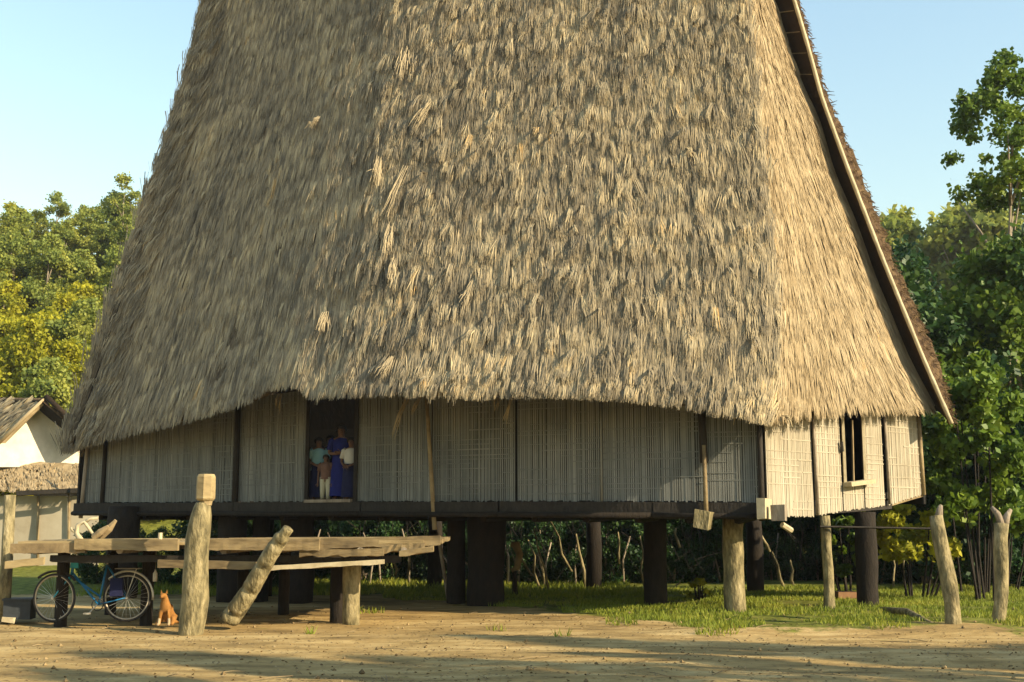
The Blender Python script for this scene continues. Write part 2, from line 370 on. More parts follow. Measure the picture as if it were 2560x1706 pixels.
def orient(G, cen=Vector((-1, 26.5, 8))):
    n, _ = gnormals(G); k = min(10, G.shape[1] // 2); c = G[G.shape[0] // 2, k]; return 1 if np.dot(n[G.shape[0] // 2, k], c - np.array(cen)) > 0 else -1
fF, fE, fB, fL = orient(FG), orient(EG), orient(BG), orient(LG)
slab('front_thatch', FG, .28, M['thatch_base'], house, .006, fF)
slab('end_thatch', EG, .24, M['thatch_end'], house, .006, fE)
slab('back_thatch', BG, .25, M['thatch_base'], house, .03, fB)
slab('left_end_thatch', LG, .25, M['thatch_base'], house, .03, fL)
def tuft_lift(u, v):       # the left half lies flat and packed, the right half is loose
    f = .472 + .05 * np.sin(v * 23) - .04 * np.cos(v * 61 + 1)
    k = 1 / (1 + np.exp(-(u - f) * 34)); return .26 + .74 * k + .55 * k * np.exp(-((u - f - .05) / .05) ** 2)
strands('front_grass_tufts', FG, 19000, 14, house, M['thatch'], .80, (.4, .95), .0135, (.02, .075), .040, fF, .40, 0, .9, .06, .05, prof=tuft_lift, patch=.08)
strands('front_loose_tufts', FG, 3200, 14, house, M['thatch'], .80, (.3, .75), .013, (.05, .14), .035, fF, .4, .12, .9, .05, .09, prof=lambda u, v: .25 + .9 / (1 + np.exp(-(u - .47) * 30)))
strands('end_grass_tufts', EG, 6500, 8, house, M['thatch_end'], .9, (.35, .7), .016, (.008, .026), .05, fE, .3, .05, .9, .05, .04, umax=.957)
strands('left_end_grass_tufts', LG, 2200, 10, house, M['thatch'], .85, (.4, .8), .018, (.03, .10), .06, fL)
strands('hip_grass_tufts', FG[:7], 1500, 12, house, M['thatch'], .85, (.4, .8), .016, (.03, .10), .16, fF)
strands('hip_grass_tufts', FG[-4:], 700, 10, house, M['thatch'], .85, (.3, .6), .015, (.02, .06), .10, fF, tbias=.12)
strands('back_grass_tufts', BG, 1500, 6, house, M['thatch'], .8, (.4, .8), .03, (.02, .07), .06, fB)
# straw wisps that stand off the roof and hang below the eave
def wisp(px, py, px2, py2, Y, k=5, r=.014):
    mb = MB()
    for _ in range(k):
        a = at(px + random.uniform(-6, 6), py, Y - .02); b = at(px2 + random.uniform(-6, 6), py2 + random.uniform(-18, 12), Y - .12)
        mid = (a + b) / 2 + Vector((random.uniform(-.03, .03), -.05, 0))
        mb.tube([a, mid, b], [r, r * .9, r * .3], 4, random.uniform(.6, .85))
    mb.build('hanging_straw', M['thatch'], house)
for (a, b, c, d, Y) in [(1020, 990, 985, 1088, 22.4), (1052, 992, 1030, 1030, 22.4), (1280, 985, 1262, 1050, 21.5), (1245, 990, 1238, 1020, 21.5), (1740, 1000, 1738, 1028, 20.5), (1830, 1030, 1838, 1056, 20.3), (1960, 1040, 1975, 1060, 20.3), (700, 985, 692, 1025, 23.8)]:
    wisp(a, b, c, d, Y)
# loose straw bundles lit on the shaded part of the slope
def loose(px, py, px2, py2, wpx):
    u = (px - 165) / 1760
    def find(qx, qy):
        best = None
        for uu in np.linspace(max(0, u - .2), min(1, u + .2), 40):
            for v_ in np.linspace(0, .8, 80):
                p = samp(FG, np.array([uu]), np.array([v_]))[0]
                den = p[1] * CP + (p[2] - EYE) * SP; X = 1280 + F * p[0] / den; Y = 853 - F * ((p[2] - EYE) * CP - p[1] * SP) / den
                dd = (X - qx) ** 2 + (Y - qy) ** 2
                if best is None or dd < best[0]: best = (dd, Vector(p))
        return best[1]
    a, b = find(px, py), find(px2, py2); mb = MB(); out = Vector((-.25, -.95, .12))
    for _ in range(30):
        s = random.gauss(0, .45) * wpx / 2 / 120; f0, f1 = random.uniform(0, .45), random.uniform(.6, 1.1)
        A_ = a.lerp(b, f0) + Vector((s, 0, 0)) + out * random.uniform(.05, .12); B_ = a.lerp(b, f1) + Vector((s * 1.5 + random.gauss(0, .035), 0, 0)) + out * random.uniform(.08, .22)
        mb.tube([A_, (A_ + B_) / 2 + out * random.uniform(.0, .07) + Vector((random.gauss(0, .015), 0, 0)), B_], [.006, .009, .003], 3, random.uniform(.5, .85))
    mb.build('loose_straw_bundle', M['thatch'], house)
for a in [(1025, 118, 1018, 205, 46), (1082, 250, 1040, 330, 26), (960, 400, 940, 470, 16), (1012, 420, 975, 540, 22), (985, 560, 975, 640, 20), (820, 780, 808, 830, 18), (985, 890, 955, 950, 18), (800, 290, 782, 330, 14), (1000, 640, 985, 720, 22), (1180, 700, 1160, 790, 14)]:
    loose(*a)

# ---- right verge of the back slope: shaded soffit, laths, pale pole, ragged thatch edge
def ribbon(a, b, th, mt, name, out, jag=0.0):
    n = len(a); V = []; 
    for i in range(n):
        j = random.uniform(-jag, jag) if jag else 0
        V += [Vector(a[i]), Vector(b[i]) + Vector((j, 0, j))]
    V2 = [v + Vector(out) * th for v in V]; mb = MB(); Fq = []
    N = len(V)
    for i in range(n - 1):
        q = (2*i, 2*i+1, 2*i+3, 2*i+2); Fq += [q, tuple(k + N for k in q[::-1]), (2*i, 2*i+2, 2*i+2+N, 2*i+N), (2*i+1, 2*i+1+N, 2*i+3+N, 2*i+3)]
    Fq += [(0, N, N + 1, 1), (2*n-2, 2*n-1, 2*n-1+N, 2*n-2+N)]
    mb.add(V + V2, Fq); return mb.build(name, mt, house)
def resamp(c, n): 
    t = np.linspace(0, 1, len(c)); s = np.linspace(0, 1, n); return np.stack([np.interp(s, t, c[:, k]) for k in range(3)], 1)
Gr, Pr, Qr = resamp(Gc, 90), resamp(Pc, 90), resamp(Qc, 90)
Gi = Gr.copy(); Gi[:, 1] += .12; Gi[:, 0] -= .05
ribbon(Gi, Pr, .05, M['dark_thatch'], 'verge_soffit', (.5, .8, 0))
Pi = Pr.copy(); Pi[:, 0] += .02; Pi[:, 1] += .04
ribbon(Pi, Qr, .10, M['verge'], 'verge_thatch', (-.3, .9, 0), .035)
mb = MB(); pp = Pr.copy(); pp[:, 1] -= .03
mb.tube(pp, [.042 + random.uniform(-.004, .004) for _ in pp], 7, .8); mb.build('verge_pole', M['pale'], house, True)
for i in range(3, 78, 3):
    mb = MB(); a = Vector(Gr[i]) + Vector((0, .02, 0)); b = Vector(Pr[i]) + Vector((.0, .02, .03)); mb.tube([a, b], .014, 5); mb.build('lath', M['wood'], house)
# ragged bundle ends on the verge
mb = MB()
for i in range(700):
    f = random.random() ** 1.2 * .8; k = int(f * 88); q = Vector(Qr[k]).lerp(Vector(Qr[k + 1]), random.random()); p = Vector(Pr[k]).lerp(q, random.uniform(.35, 1.0))
    d = Vector((random.uniform(.1, .9), random.uniform(-.3, .2), random.uniform(-1.0, .1))).normalized(); s = Vector((.0, 1, 0)).cross(d).normalized() * .012; L_ = random.uniform(.06, .17)
    p = p + Vector((0, -.03, 0)); mb.add([p - s, p + s, p + d * L_ + s * .3, p + d * L_ - s * .3], [(0, 1, 2, 3)], random.random())
tag(mb.build('verge_straw_ends', M['verge'], house), kind='stuff')

# ---- walls
def panel(p0, p1, zb0, zb1, zt0, zt1, mt, pitch=.038, name='wall_panel', weave=.10, gapm='gap', bright=0):
    p0 = Vector(p0); p1 = Vector(p1); d = (p1 - p0); L = d.length; d.normalize(); nrm = Vector((d.y, -d.x))
    if nrm.y > 0 and abs(nrm.y) > .2: nrm = -nrm
    mb = MB(); o = lambda p, z, k: Vector((p.x + nrm.x * k, p.y + nrm.y * k, z))
    q0, q1 = p0 + d * .012, p1 - d * .012
    vs_ = [o(q0, zb0, -.04), o(q1, zb1, -.04), o(q1, zt1, -.04), o(q0, zt0, -.04), o(q0, zb0, -.02), o(q1, zb1, -.02), o(q1, zt1, -.02), o(q0, zt0, -.02)]
    mb.add(vs_, [(0,1,2,3),(7,6,5,4),(0,4,5,1),(1,5,6,2),(2,6,7,3),(3,7,4,0)])
    root = mb.build(name, M[gapm], house)
    s = MB(); x = .02
    while x < L - .03:
        wd = pitch * random.uniform(.65, .95); f = (x + wd / 2) / L; c = p0 + d * (x + wd / 2)
        b = zb0 + (zb1 - zb0) * f + random.uniform(-.02, .01); t = zt0 + (zt1 - zt0) * f
        k = random.uniform(0, .008); dx = d * wd / 2; lean = d * random.uniform(-.008, .008)
        a0, a1 = c - dx, c + dx
        tt = min(1, max(0, random.gauss(.5 + bright, .17) + .22 * noise.noise(Vector((c.x * .9, c.y * .9, 0)))))
        s.add([o(a0, b, k - .02), o(a1, b, k - .02), o(a1 + lean, t, k - .02), o(a0 + lean, t, k - .02), o(a0, b, k), o(a1, b, k), o(a1 + lean, t, k), o(a0 + lean, t, k)],
              [(7,6,5,4),(0,4,5,1),(1,5,6,2),(2,6,7,3),(3,7,4,0)], tt)
        x += pitch * random.uniform(.95, 1.1)
    # horizontal weavers in short lengths, passing over and under
    z = max(zb0, zb1) + .12
    zt = min(zt0, zt1)
    while z < zt:
        x = .03
        while x < L - .1:
            ln = min(random.uniform(.25, 1.1), L - x - .03); a_ = p0 + d * x; b_ = p0 + d * (x + ln)
            if random.random() < .55:
                k = .011 + random.uniform(0, .003); h = random.uniform(.006, .012)
                s.add([o(a_, z - h, 0), o(b_, z - h, 0), o(b_, z + h, 0), o(a_, z + h, 0), o(a_, z - h, k), o(b_, z - h, k), o(b_, z + h, k), o(a_, z + h, k)],
                      [(7,6,5,4),(0,4,5,1),(1,5,6,2),(2,6,7,3),(3,7,4,0)], min(1, max(0, random.gauss(.42 + bright, .12))))
            x += ln + .01
        z += weave * random.uniform(.7, 1.3)
    tag(s.build('woven_slats', M[mt], root), kind='stuff')
    return root
def zwb(t): return zb(t) + .30
ZT = 4.15
joints = [212, 262, 430, 592, 765]
def t_of(px): return wt(px)
def fpanel(px0, px1, **k):
    t0, t1 = t_of(px0), t_of(px1); n = max(1, int((px1 - px0) / 170))
    for i in range(n):
        a, b = t0 + (t1 - t0) * i / n, t0 + (t1 - t0) * (i + 1) / n
        za = 3.95 + .4 * min(1, a * 2.2) - .30 * max(0, a - .8) / .2; zc = 3.95 + .4 * min(1, b * 2.2) - .30 * max(0, b - .8) / .2
        panel(wp(a), wp(b), zwb(a), zwb(b), za, zc, 'bamboo', **k)
for a, b in [(212, 262), (262, 592), (592, 765), (890, 1078), (1078, 1505), (1505, 1765), (1765, 1908)]: fpanel(a, b)
# battens / wall posts on the front wall
def batten(px, dpx, r, z0, z1, m='darkwood', out=.05, top=None):
    t = t_of(px); p = wp(t); t2 = t_of(px + dpx); q = wp(t2)
    mb = MB(); mb.tube([(q.x - .3 * out, q.y - out, z0), ((p.x + q.x) / 2 - .3 * out, (p.y + q.y) / 2 - out - .01, (z0 + z1) / 2), (p.x - .3 * out, p.y - out, z1)], [r, r * .9, r * .8], 7)
    return mb.build('wall_post', M[m], house, True)
batten(262, -2, .05, 1.75, 3.9); batten(592, 0, .07, 1.7, 4.1); batten(1066, 26, .045, 1.45, 4.1, 'wood', .09)
batten(1757, 6, .075, 2.6, 3.95, 'darkwood', .08); batten(1764, 2, .04, 1.7, 2.9, 'wood', .17); batten(1505, 0, .022, 1.95, 4.0, 'bamboo'); batten(1902, 0, .055, 1.6, 3.6, 'darkwood', .03)
batten(218, -8, .05, 1.7, 3.7, 'bark', .06)
# door frame
for px in (766, 889):
    p = wp(t_of(px)); mb = MB(); mb.box((p.x, p.y - .03, 3.0), (.07, .12, 2.1), None, None, .004); mb.build('door_jamb', M['darkwood'], house)
a = at(790, 985, wp(t_of(790)).y - .5); b = at(866, 968, wp(t_of(866)).y - .5); mb = MB(); mb.tube([a, b], [.05, .06], 7); mb.build('door_lintel', M['bark'], house)
p0, p1 = wp(t_of(770)), wp(t_of(885)); mb = MB(); z0 = zwb(t_of(830))
mb.beam((p0.x, p0.y - .05, z0 + .0), (p1.x, p1.y - .05, z0 + .0), .2, .06); mb.build('door_sill', M['bark'], house)
# floor beam under the front wall, in lengths
ts = [0, .22, .44, .63, .84, 1.0]
for a, b in zip(ts, ts[1:]):
    p, q = wp(a), wp(b); mb = MB(); d = (q - p).normalized()
    p = p + d * .01; q = q - d * .01
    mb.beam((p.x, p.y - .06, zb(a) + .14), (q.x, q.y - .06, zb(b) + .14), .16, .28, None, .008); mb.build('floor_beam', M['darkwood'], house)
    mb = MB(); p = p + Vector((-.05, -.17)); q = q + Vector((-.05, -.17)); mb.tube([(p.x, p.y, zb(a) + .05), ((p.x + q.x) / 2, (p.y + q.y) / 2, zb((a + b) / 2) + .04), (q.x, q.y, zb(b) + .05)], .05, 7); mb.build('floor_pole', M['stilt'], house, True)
# floor and inner walls
mb = MB(); poly = [wp(t) for t in np.linspace(0, 1, 12)] + [BB, DD, EE]
n = len(poly); zz = [zwb(t) - .06 for t in np.linspace(0, 1, 12)] + [2.25, 2.25, 1.9]
mb.add([(p.x, p.y, z) for p, z in zip(poly, zz)] + [(p.x, p.y, z - .12) for p, z in zip(poly, zz)], [tuple(range(n)), tuple(range(2 * n - 1, n - 1, -1))] + [(i, i + n, (i + 1) % n + n, (i + 1) % n) for i in range(n)])
mb.build('floor', M['darkwood'], house)
for P0, P1 in ((DD, EE), (EE, A), (BB, DD)):
    mb = MB(); d = (P1 - P0).normalized(); nn = Vector((d.y, -d.x)); L_ = (P1 - P0).length; c = (P0 + P1) / 2
    mb.beam((P0.x, P0.y, 3.0), (P1.x, P1.y, 3.0), .06, 2.1); mb.build('wall_panel', M['gap'], house)  # inner walls near-black: the unlit room's dark is put into their colour
# cross joists under the floor
for t in np.linspace(.04, .96, 14):
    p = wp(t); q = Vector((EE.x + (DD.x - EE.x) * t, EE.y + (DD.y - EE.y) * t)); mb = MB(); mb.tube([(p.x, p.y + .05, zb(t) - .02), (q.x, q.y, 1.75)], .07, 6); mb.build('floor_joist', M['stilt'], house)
# end wall, sunlit
def ewp(f): return CC + (BB - CC) * f
def ef(px):
    best = None
    for i in range(501):
        f = i / 500; p = ewp(f); q = 1280 + F * p.x / (p.y * CP + .8 * SP)
        if best is None or abs(q - px) < best[0]: best = (abs(q - px), f)
    return best[1]
def ez(py, f): return at(1280, py, ewp(f).y).z
eb = lambda px: np.interp(px, [1910, 1960, 2100, 2225, 2226, 2305], [1290, 1305, 1278, 1262, 1245, 1236])
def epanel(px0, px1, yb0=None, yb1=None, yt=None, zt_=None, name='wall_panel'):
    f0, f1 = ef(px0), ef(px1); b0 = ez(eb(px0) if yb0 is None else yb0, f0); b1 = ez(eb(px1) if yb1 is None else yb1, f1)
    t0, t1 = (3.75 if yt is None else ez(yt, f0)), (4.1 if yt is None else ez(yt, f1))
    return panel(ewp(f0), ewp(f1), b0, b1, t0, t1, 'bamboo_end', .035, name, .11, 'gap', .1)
for a, b in [(1915, 2032), (2036, 2106)]: epanel(a, b)
epanel(2106, 2160, None, None, 1212)
epanel(2160, 2212); epanel(2218, 2304)
f0, f1 = ef(2110), ef(2158)
win = MB(); 
def ept(px, py, out=.0):
    f = ef(px); p = ewp(f); d = (BB - CC).normalized(); n_ = Vector((d.y, -d.x)); return Vector((p.x + n_.x * out, p.y + n_.y * out, ez(py, f)))
dE = (BB - CC).normalized(); nE = Vector((dE.y, -dE.x))
win.beam(ept(2108, 1213, .04), ept(2108, 1035, .04), .07, .05); win.beam(ept(2160, 1210, .03), ept(2160, 1035, .03), .05, .05); win.build('window_frame', M['pale'], house)
mb = MB(); mb.beam(ept(2106, 1212, .1), ept(2168, 1204, .1), .2, .08); mb.build('window_sill', M['pale'], house)
mb = MB(); mb.beam(ept(2140, 1205, -.05), ept(2143, 1050, -.05), .03, .03); mb.build('window_bar', M['wood'], house)
mb = MB(); mb.tube([ept(2101, 1105, .06), ept(2102, 1130, .06)], .03, 6); mb.build('shutter_peg', M['darkwood'], house)
for px, r in ((2034, .03), (2215, .025)):
    mb = MB(); mb.tube([ept(px + 2, eb(px) - 2, .05), ept(px, 1150, .06), ept(px - 2, 1030, .05)], r, 7); mb.build('wall_post', M['bark'], house, True)
mb = MB(); mb.tube([ept(2306, 1238, .02), ept(2302, 1030, .02)], .045, 7); mb.build('wall_post', M['wood'], house, True)
mb = MB(); mb.beam(ept(1918, 1285, -.08), ept(2228, 1262, -.08), .14, .16); mb.build('floor_beam', M['darkwood'], house)
mb = MB(); mb.beam(ept(2228, 1256, -.08), ept(2318, 1232, -.08), .14, .14); mb.build('floor_beam', M['wood'], house)
# beam ends that stick out below the wall
for (px, py, w_, h_, ln, m_) in [(1912, 1272, .14, .34, .5, 'pale'), (1943, 1283, .24, .26, .16, 'wood')]:
    c = at(px, py, 20.45); mb = MB(); mb.box((c.x, c.y + ln / 2 - .2, c.z), (w_, ln, h_), Matrix.Rotation(R(-25), 3, 'Z'), None, .01); mb.build('beam_end', M[m_ if m_ != 'wood' else 'bark'], house)
c = at(1763, 1300, 20.5); mb = MB(); mb.box(c + Vector((0, .12, 0)), (.24, .5, .30), Matrix.Rotation(R(-18), 3, 'Z') @ Matrix.Rotation(R(6), 3, 'Y'), None, .025); mb.build('beam_end', M['post'], house)
mb = MB(); c = at(1955, 1312, 20.4); mb.tube([c, c + Vector((.18, .1, -.1))], .05, 6); mb.build('beam_end', M['pale'], house)
# stilts
def stilt(px, py, r, topdx=0, m='stilt', ztop=1.95, top_r=None):
    g = gnd(px, py); pts = []; rs = []
    for i in range(7):
        f = i / 6; pts.append((g.x + topdx * f + random.uniform(-.01, .01), g.y + .02 * math.sin(5 * f), -.2 + (ztop + .2) * f)); rs.append((r + ((top_r or r) - r) * f) * random.uniform(.95, 1.05))
    mb = MB(); mb.tube(pts, rs, 14, None, True, .03); return mb.build('stilt', M[m], house, True)
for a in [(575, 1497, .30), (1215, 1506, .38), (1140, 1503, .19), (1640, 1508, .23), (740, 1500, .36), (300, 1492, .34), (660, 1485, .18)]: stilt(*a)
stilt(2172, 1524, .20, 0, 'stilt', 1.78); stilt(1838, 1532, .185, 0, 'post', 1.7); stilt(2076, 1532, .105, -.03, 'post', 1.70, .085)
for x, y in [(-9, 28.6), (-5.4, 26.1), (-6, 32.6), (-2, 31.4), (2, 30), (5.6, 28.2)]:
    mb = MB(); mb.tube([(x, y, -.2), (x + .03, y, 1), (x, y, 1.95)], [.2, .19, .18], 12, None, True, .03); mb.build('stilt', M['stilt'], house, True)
mb = MB(); g = gnd(2168, 1440, 0); mb.tube([at(2050, 1317, 21.6), at(2330, 1322, 21.6)], .02, 5); mb.build('stilt_rail', M['darkwood'], house)
for a in ((1122, 1498, 1096, 1340), (1165, 1500, 1150, 1470)):
    g = gnd(a[0], a[1]); mb = MB(); mb.tube([g + Vector((0, 0, -.1)), at(a[2], a[3], g.y - .2)], .04, 6); mb.build('prop_pole', M['bark'], house)

# ------------------------------------------------------------------ platform
plat = thing('wooden_platform', (-5, 19.6, 0), 'low weathered plank platform on posts in front of the house door', 'platform')
YF = 18.9; ZP = 1.24
xl, xm, xr = at(28, 1350, YF).x, at(452, 1350, YF).x, at(1108, 1350, 20.2).x
row = 0; y = YF + .02
def deck_z(x): return ZP + .035 * (x - xl) / (xr - xl) * 1.2
while y < 22.6:
    wd = random.uniform(.16, .24); x = xl + random.uniform(-.05, .15)
    while x < xr - .3:
        ln = min(random.uniform(1.8, 3.4), xr - x); 
        if xr - (x + ln) < .5: ln = xr - x + random.uniform(-.35, .05)
        th = .055 + random.uniform(0, .02)
        mb = MB(); z = random.uniform(-.012, .015)
        mb.beam((x + .01, y + wd / 2, deck_z(x) + z), (x + ln - .01, y + wd / 2 + random.uniform(-.01, .01), deck_z(x + ln) + z), wd - .015, th, None, .008)
        mb.build('deck_plank', M['plank'], plat); x += ln
    y += wd
def rough(a, b, wd, th, name, m, n=9, jag=.02):
    a = Vector(a); b = Vector(b); mb = MB(); d = (b - a).normalized(); side = Vector((0, 0, 1)).cross(d).normalized(); V = []
    for i in range(n):
        f = i / (n - 1); c = a.lerp(b, f); j = lambda: random.uniform(-jag, jag)
        up = Vector((0, 0, 1))
        V += [c + side * (-wd / 2 + j() * .5) + up * (th / 2 + j() * .4), c + side * (wd / 2 + j() * .5) + up * (th / 2 + j() * .4), c + side * (wd / 2 + j() * .5) + up * (-th / 2 + j()), c + side * (-wd / 2 + j() * .5) + up * (-th / 2 + j())]
    Fq = [(3, 2, 1, 0), tuple(4 * (n - 1) + k for k in range(4))]
    for i in range(n - 1):
        for k in range(4): Fq.append((4*i+k, 4*i+(k+1)%4, 4*(i+1)+(k+1)%4, 4*(i+1)+k))
    mb.add(V, Fq); return mb.build(name, M[m], plat)
# front edge logs / boards
def fx(px): return at(px, 1370, YF).x
def fz(py): return at(1280, py, YF).z
rough((fx(190), YF - .04, fz(1361)), (fx(448), YF - .05, fz(1363)), .10, .17, 'edge_board', 'plank', 22, .008)
rough((fx(28), YF - .0, fz(1372)), (fx(215), YF - .0, fz(1370)), .08, .15, 'edge_board', 'wood', 16, .008)
rough((fx(505), YF - .05, fz(1362)), (fx(800), YF - .05, fz(1362)), .10, .17, 'edge_board', 'plank', 22, .009)
rough((fx(745), YF + .05, fz(1362)), (fx(1100), YF + .12, fz(1352)), .12, .15, 'edge_board', 'plank', 18, .016)
rough((fx(750), YF - .02, fz(1384)), (fx(960), YF - .02, fz(1380)), .06, .10, 'edge_board', 'plank', 14, .02)
rough((fx(955), YF + .03, fz(1375)), (fx(1062), YF + .03, fz(1366)), .05, .11, 'edge_board', 'plank', 12, .03)
rough((fx(1000), YF - .05, fz(1385)), (fx(1085), YF - .08, fz(1372)), .10, .09, 'edge_board', 'plank', 5, .01)
rough((fx(25), YF - .12, fz(1412)), (fx(120), YF - .12, fz(1402)), .07, .11, 'lower_rail', 'plank', 5, .01)
rough((fx(402), YF - .1, fz(1409)), (fx(645), YF - .1, fz(1414)), .08, .12, 'lower_rail', 'plank', 7, .01)
rough((fx(672), YF - .05, fz(1421)), (fx(962), YF - .02, fz(1404)), .06, .07, 'lower_rail', 'pale', 9, .012)
rough((fx(120), YF + .15, fz(1398)), (fx(1000), YF + .2, fz(1398)), .10, .10, 'lower_rail', 'darkwood', 12, .015)
for px in (90, 300, 560, 690, 790, 900, 1010):
    mb = MB(); x = fx(px); mb.tube([(x, YF - .02, ZP - .1), (x + .1, 22.4, ZP - .08)], random.uniform(.05, .07), 7); mb.build('joist', M['bark'], plat)
def ppost(px, py, wpx, m='post', zt=None, dx=0, name='support_post', Y=None):
    g = gnd(px, py); r = wpx / 2 / (F / g.y); pts = [(g.x + dx * f, g.y, -.15 + (zt + .15) * f) for f in np.linspace(0, 1, 6)]
    mb = MB(); mb.tube(pts, [r * random.uniform(.95, 1.05) for _ in pts], 12, None, True, .02); return mb.build(name, M[m], plat, True)
ppost(877, 1556, 44, 'post', 1.12); ppost(843, 1550, 36, 'stilt', 1.12)
for x, y in [(fx(120), 19.6), (fx(330), 19.8), (fx(120), 22.0), (fx(500), 22.0), (fx(620), 22)]:
    mb = MB(); mb.tube([(x, y, -.1), (x, y, 1.15)], .1, 10); mb.build('support_post', M['stilt'], plat)

# ------------------------------------------------------------------ newel post, log ladder, left post
g = gnd(478, 1576); newel = thing('carved_post', g, 'thick upright post with a carved block head standing before the platform', 'post')
s = F / g.y; prof = [(-.2, 31), (0, 31), (.15, 32), (.45, 33), (.8, 31), (1.05, 29), (1.3, 30), (1.5, 28), (1.68, 25), (1.78, 21), (1.86, 17)]
mb = MB(); mb.tube([(g.x + .02 * math.sin(z * 4) + z * .045, g.y, z) for z, r in prof], [r / s for z, r in prof], 14, None, True, .03); mb.build('shaft', M['post'], newel, True)
z0, z1 = at(485, 1252, g.y).z, at(485, 1186, g.y).z
mb = MB(); cx = g.x + z0 * .045 + .05
mb.tube([(cx, g.y, z0), (cx, g.y, z0 + .03), (cx, g.y, (z0 + z1) / 2), (cx, g.y, z1 - .04), (cx, g.y, z1)], [.12, .145, .145, .14, .12], 8, .9); mb.build('block_head', M['plank'], newel)
mb = MB(); mb.tube([(cx + .01, g.y, z0 - .07), (cx + .01, g.y, z0 + .005)], [.085, .10], 8, .9); mb.build('neck', M['wood'], newel)

g = gnd(572, 1566); lad = thing('log_ladder', g, 'single notched log leaning from the ground up over the platform edge', 'ladder')
top = at(722, 1322, 18.35); base = Vector((g.x, g.y + .0, .10)); n = 44; mb = MB(); V = []
d = (top - base).normalized(); side = d.cross(Vector((0, -1, 0))).normalized(); fr = side.cross(d).normalized()
if fr.y > 0: fr = -fr
nn_ = 14; Vs = []; Fs = []
for i in range(n):
    f = i / (n - 1); c = base.lerp(top, f) + side * .02 * math.sin(f * 6)
    r = .155 - .045 * f; 
    if f > .93: r *= .75
    notch = max(0, math.sin(f * math.pi * 2 * 4.0 - .6)) ** 5 * .34
    for k in range(nn_):
        a_ = 2 * math.pi * k / nn_; v_ = fr * math.cos(a_) + side * math.sin(a_); rr = r * random.uniform(.97, 1.03)
        if math.cos(a_) > 0: rr *= 1 - notch * math.cos(a_)
        Vs.append(c + v_ * rr)
for i in range(n - 1):
    for k in range(nn_): Fs.append((i*nn_+k, i*nn_+(k+1)%nn_, (i+1)*nn_+(k+1)%nn_, (i+1)*nn_+k))
Fs += [tuple((n-1)*nn_+k for k in range(nn_))]
# hollow lower end
o_ = 0; ctr = [Vs[k] for k in range(nn_)]; c0 = sum((Vector(v) for v in ctr), Vector()) / nn_
inn = [c0 + (Vector(v) - c0) * .72 for v in ctr]; deep = [v + d * .25 for v in inn]; b1 = len(Vs); Vs += inn; b2 = len(Vs); Vs += deep
for k in range(nn_): k2 = (k + 1) % nn_; Fs += [(k, b1 + k, b1 + k2, k2), (b1 + k, b2 + k, b2 + k2, b1 + k2)]
Fs.append(tuple(b2 + k for k in range(nn_)))
mb.add(Vs, Fs); mb.build('notched_log', M['post'], lad, True)
mb = MB(); mb.tube([c0 + d * .02, c0 + d * .05], .12, 10); mb.build('hollow_shade_disc', M['darkwood'], lad)  # dark disc across the hollow, its colour standing for the shade inside

g = gnd(8, 1552); mb = MB(); mb.tube([(g.x, g.y, -.1), (g.x, g.y, .8), (g.x - .02, g.y, 2.02)], [.1, .095, .09], 12, None, True, .03)
tag(mb.build('boundary_post', M['post'], None, True), 'sunlit round post at the far left edge beside the platform', 'post')
g = gnd(47, 1552); mb = MB(); mb.box((g.x, g.y, .18), (.42, .35, .3), Matrix.Rotation(R(8), 3, 'Z'), None, .01); bxo = mb.build('dark_box', M['crate'])
tag(bxo, 'dark box on the ground between the left post and the bicycle', 'box'); 
mb = MB(); mb.box((g.x, g.y, .345), (.46, .39, .03), Matrix.Rotation(R(8), 3, 'Z')); mb.build('lid', M['crate'], bxo)
mb = MB(); mb.box((g.x - .08, g.y - .22, .03), (.2, .1, .08), None, None, .02); tag(mb.build('wood_offcut', M['pale']), 'small pale wood offcut on the ground before the dark box', 'wood')

# ------------------------------------------------------------------ bicycle
gb = gnd(232, 1556); bike = thing('bicycle', gb, 'old blue bicycle with rusty wheels leaning against the platform edge', 'bicycle')
def bp(px, py, dy=0.0): p = at(px, py, gb.y + dy); return p
RW = .385
def wheel(cx, cy, dy, yaw, par):
    c = bp(cx, cy, dy); c.z = RW
    ax = Vector((math.sin(yaw), math.cos(yaw), 0)); h = Vector((math.cos(yaw), -math.sin(yaw), 0)); up = Vector((0, 0, 1))
    circ = lambda r, n=40: [c + h * math.cos(2*math.pi*i/n) * r + up * math.sin(2*math.pi*i/n) * r for i in range(n + 1)]
    mb = MB(); mb.tube(circ(RW - .02), .02, 7, None, False); root = mb.build('wheel', M['rubber'], par, True)
    mb = MB(); mb.tube(circ(RW - .043), .014, 6, None, False); mb.build('rim', M['rim'], root, True)
    mb = MB(); mb.tube([c - ax * .05, c + ax * .05], .025, 8); mb.build('hub', M['metal'], root)
    mb = MB()
    for i in range(28):
        a_ = 2 * math.pi * i / 28; b_ = a_ + .35 * (-1) ** i
        mb.tube([c + ax * .03 * (-1) ** i + (h * math.cos(b_) + up * math.sin(b_)) * .02, c + (h * math.cos(a_) + up * math.sin(a_)) * (RW - .045)], .0022, 3, None, False)
    mb.build('spokes', M['metal'], root); return c
fwh = wheel(136, 1490, -.05, R(14), bike); rwh = wheel(318, 1490, .05, R(-3), bike)
mb = MB(); arc = [rwh + Vector((math.cos(a_) * (RW + .03), 0, math.sin(a_) * (RW + .03))) for a_ in np.linspace(-.1, 2.4, 18)]
mb.tube(arc, .022, 6); mb.build('mudguard', M['metal'], bike, True)
arc = [fwh + Vector((math.cos(a_) * (RW + .03), -.0, math.sin(a_) * (RW + .03))) for a_ in np.linspace(.7, 2.3, 12)]
mb = MB(); mb.tube(arc, .02, 6); mb.build('mudguard', M['rubber'], bike, True)
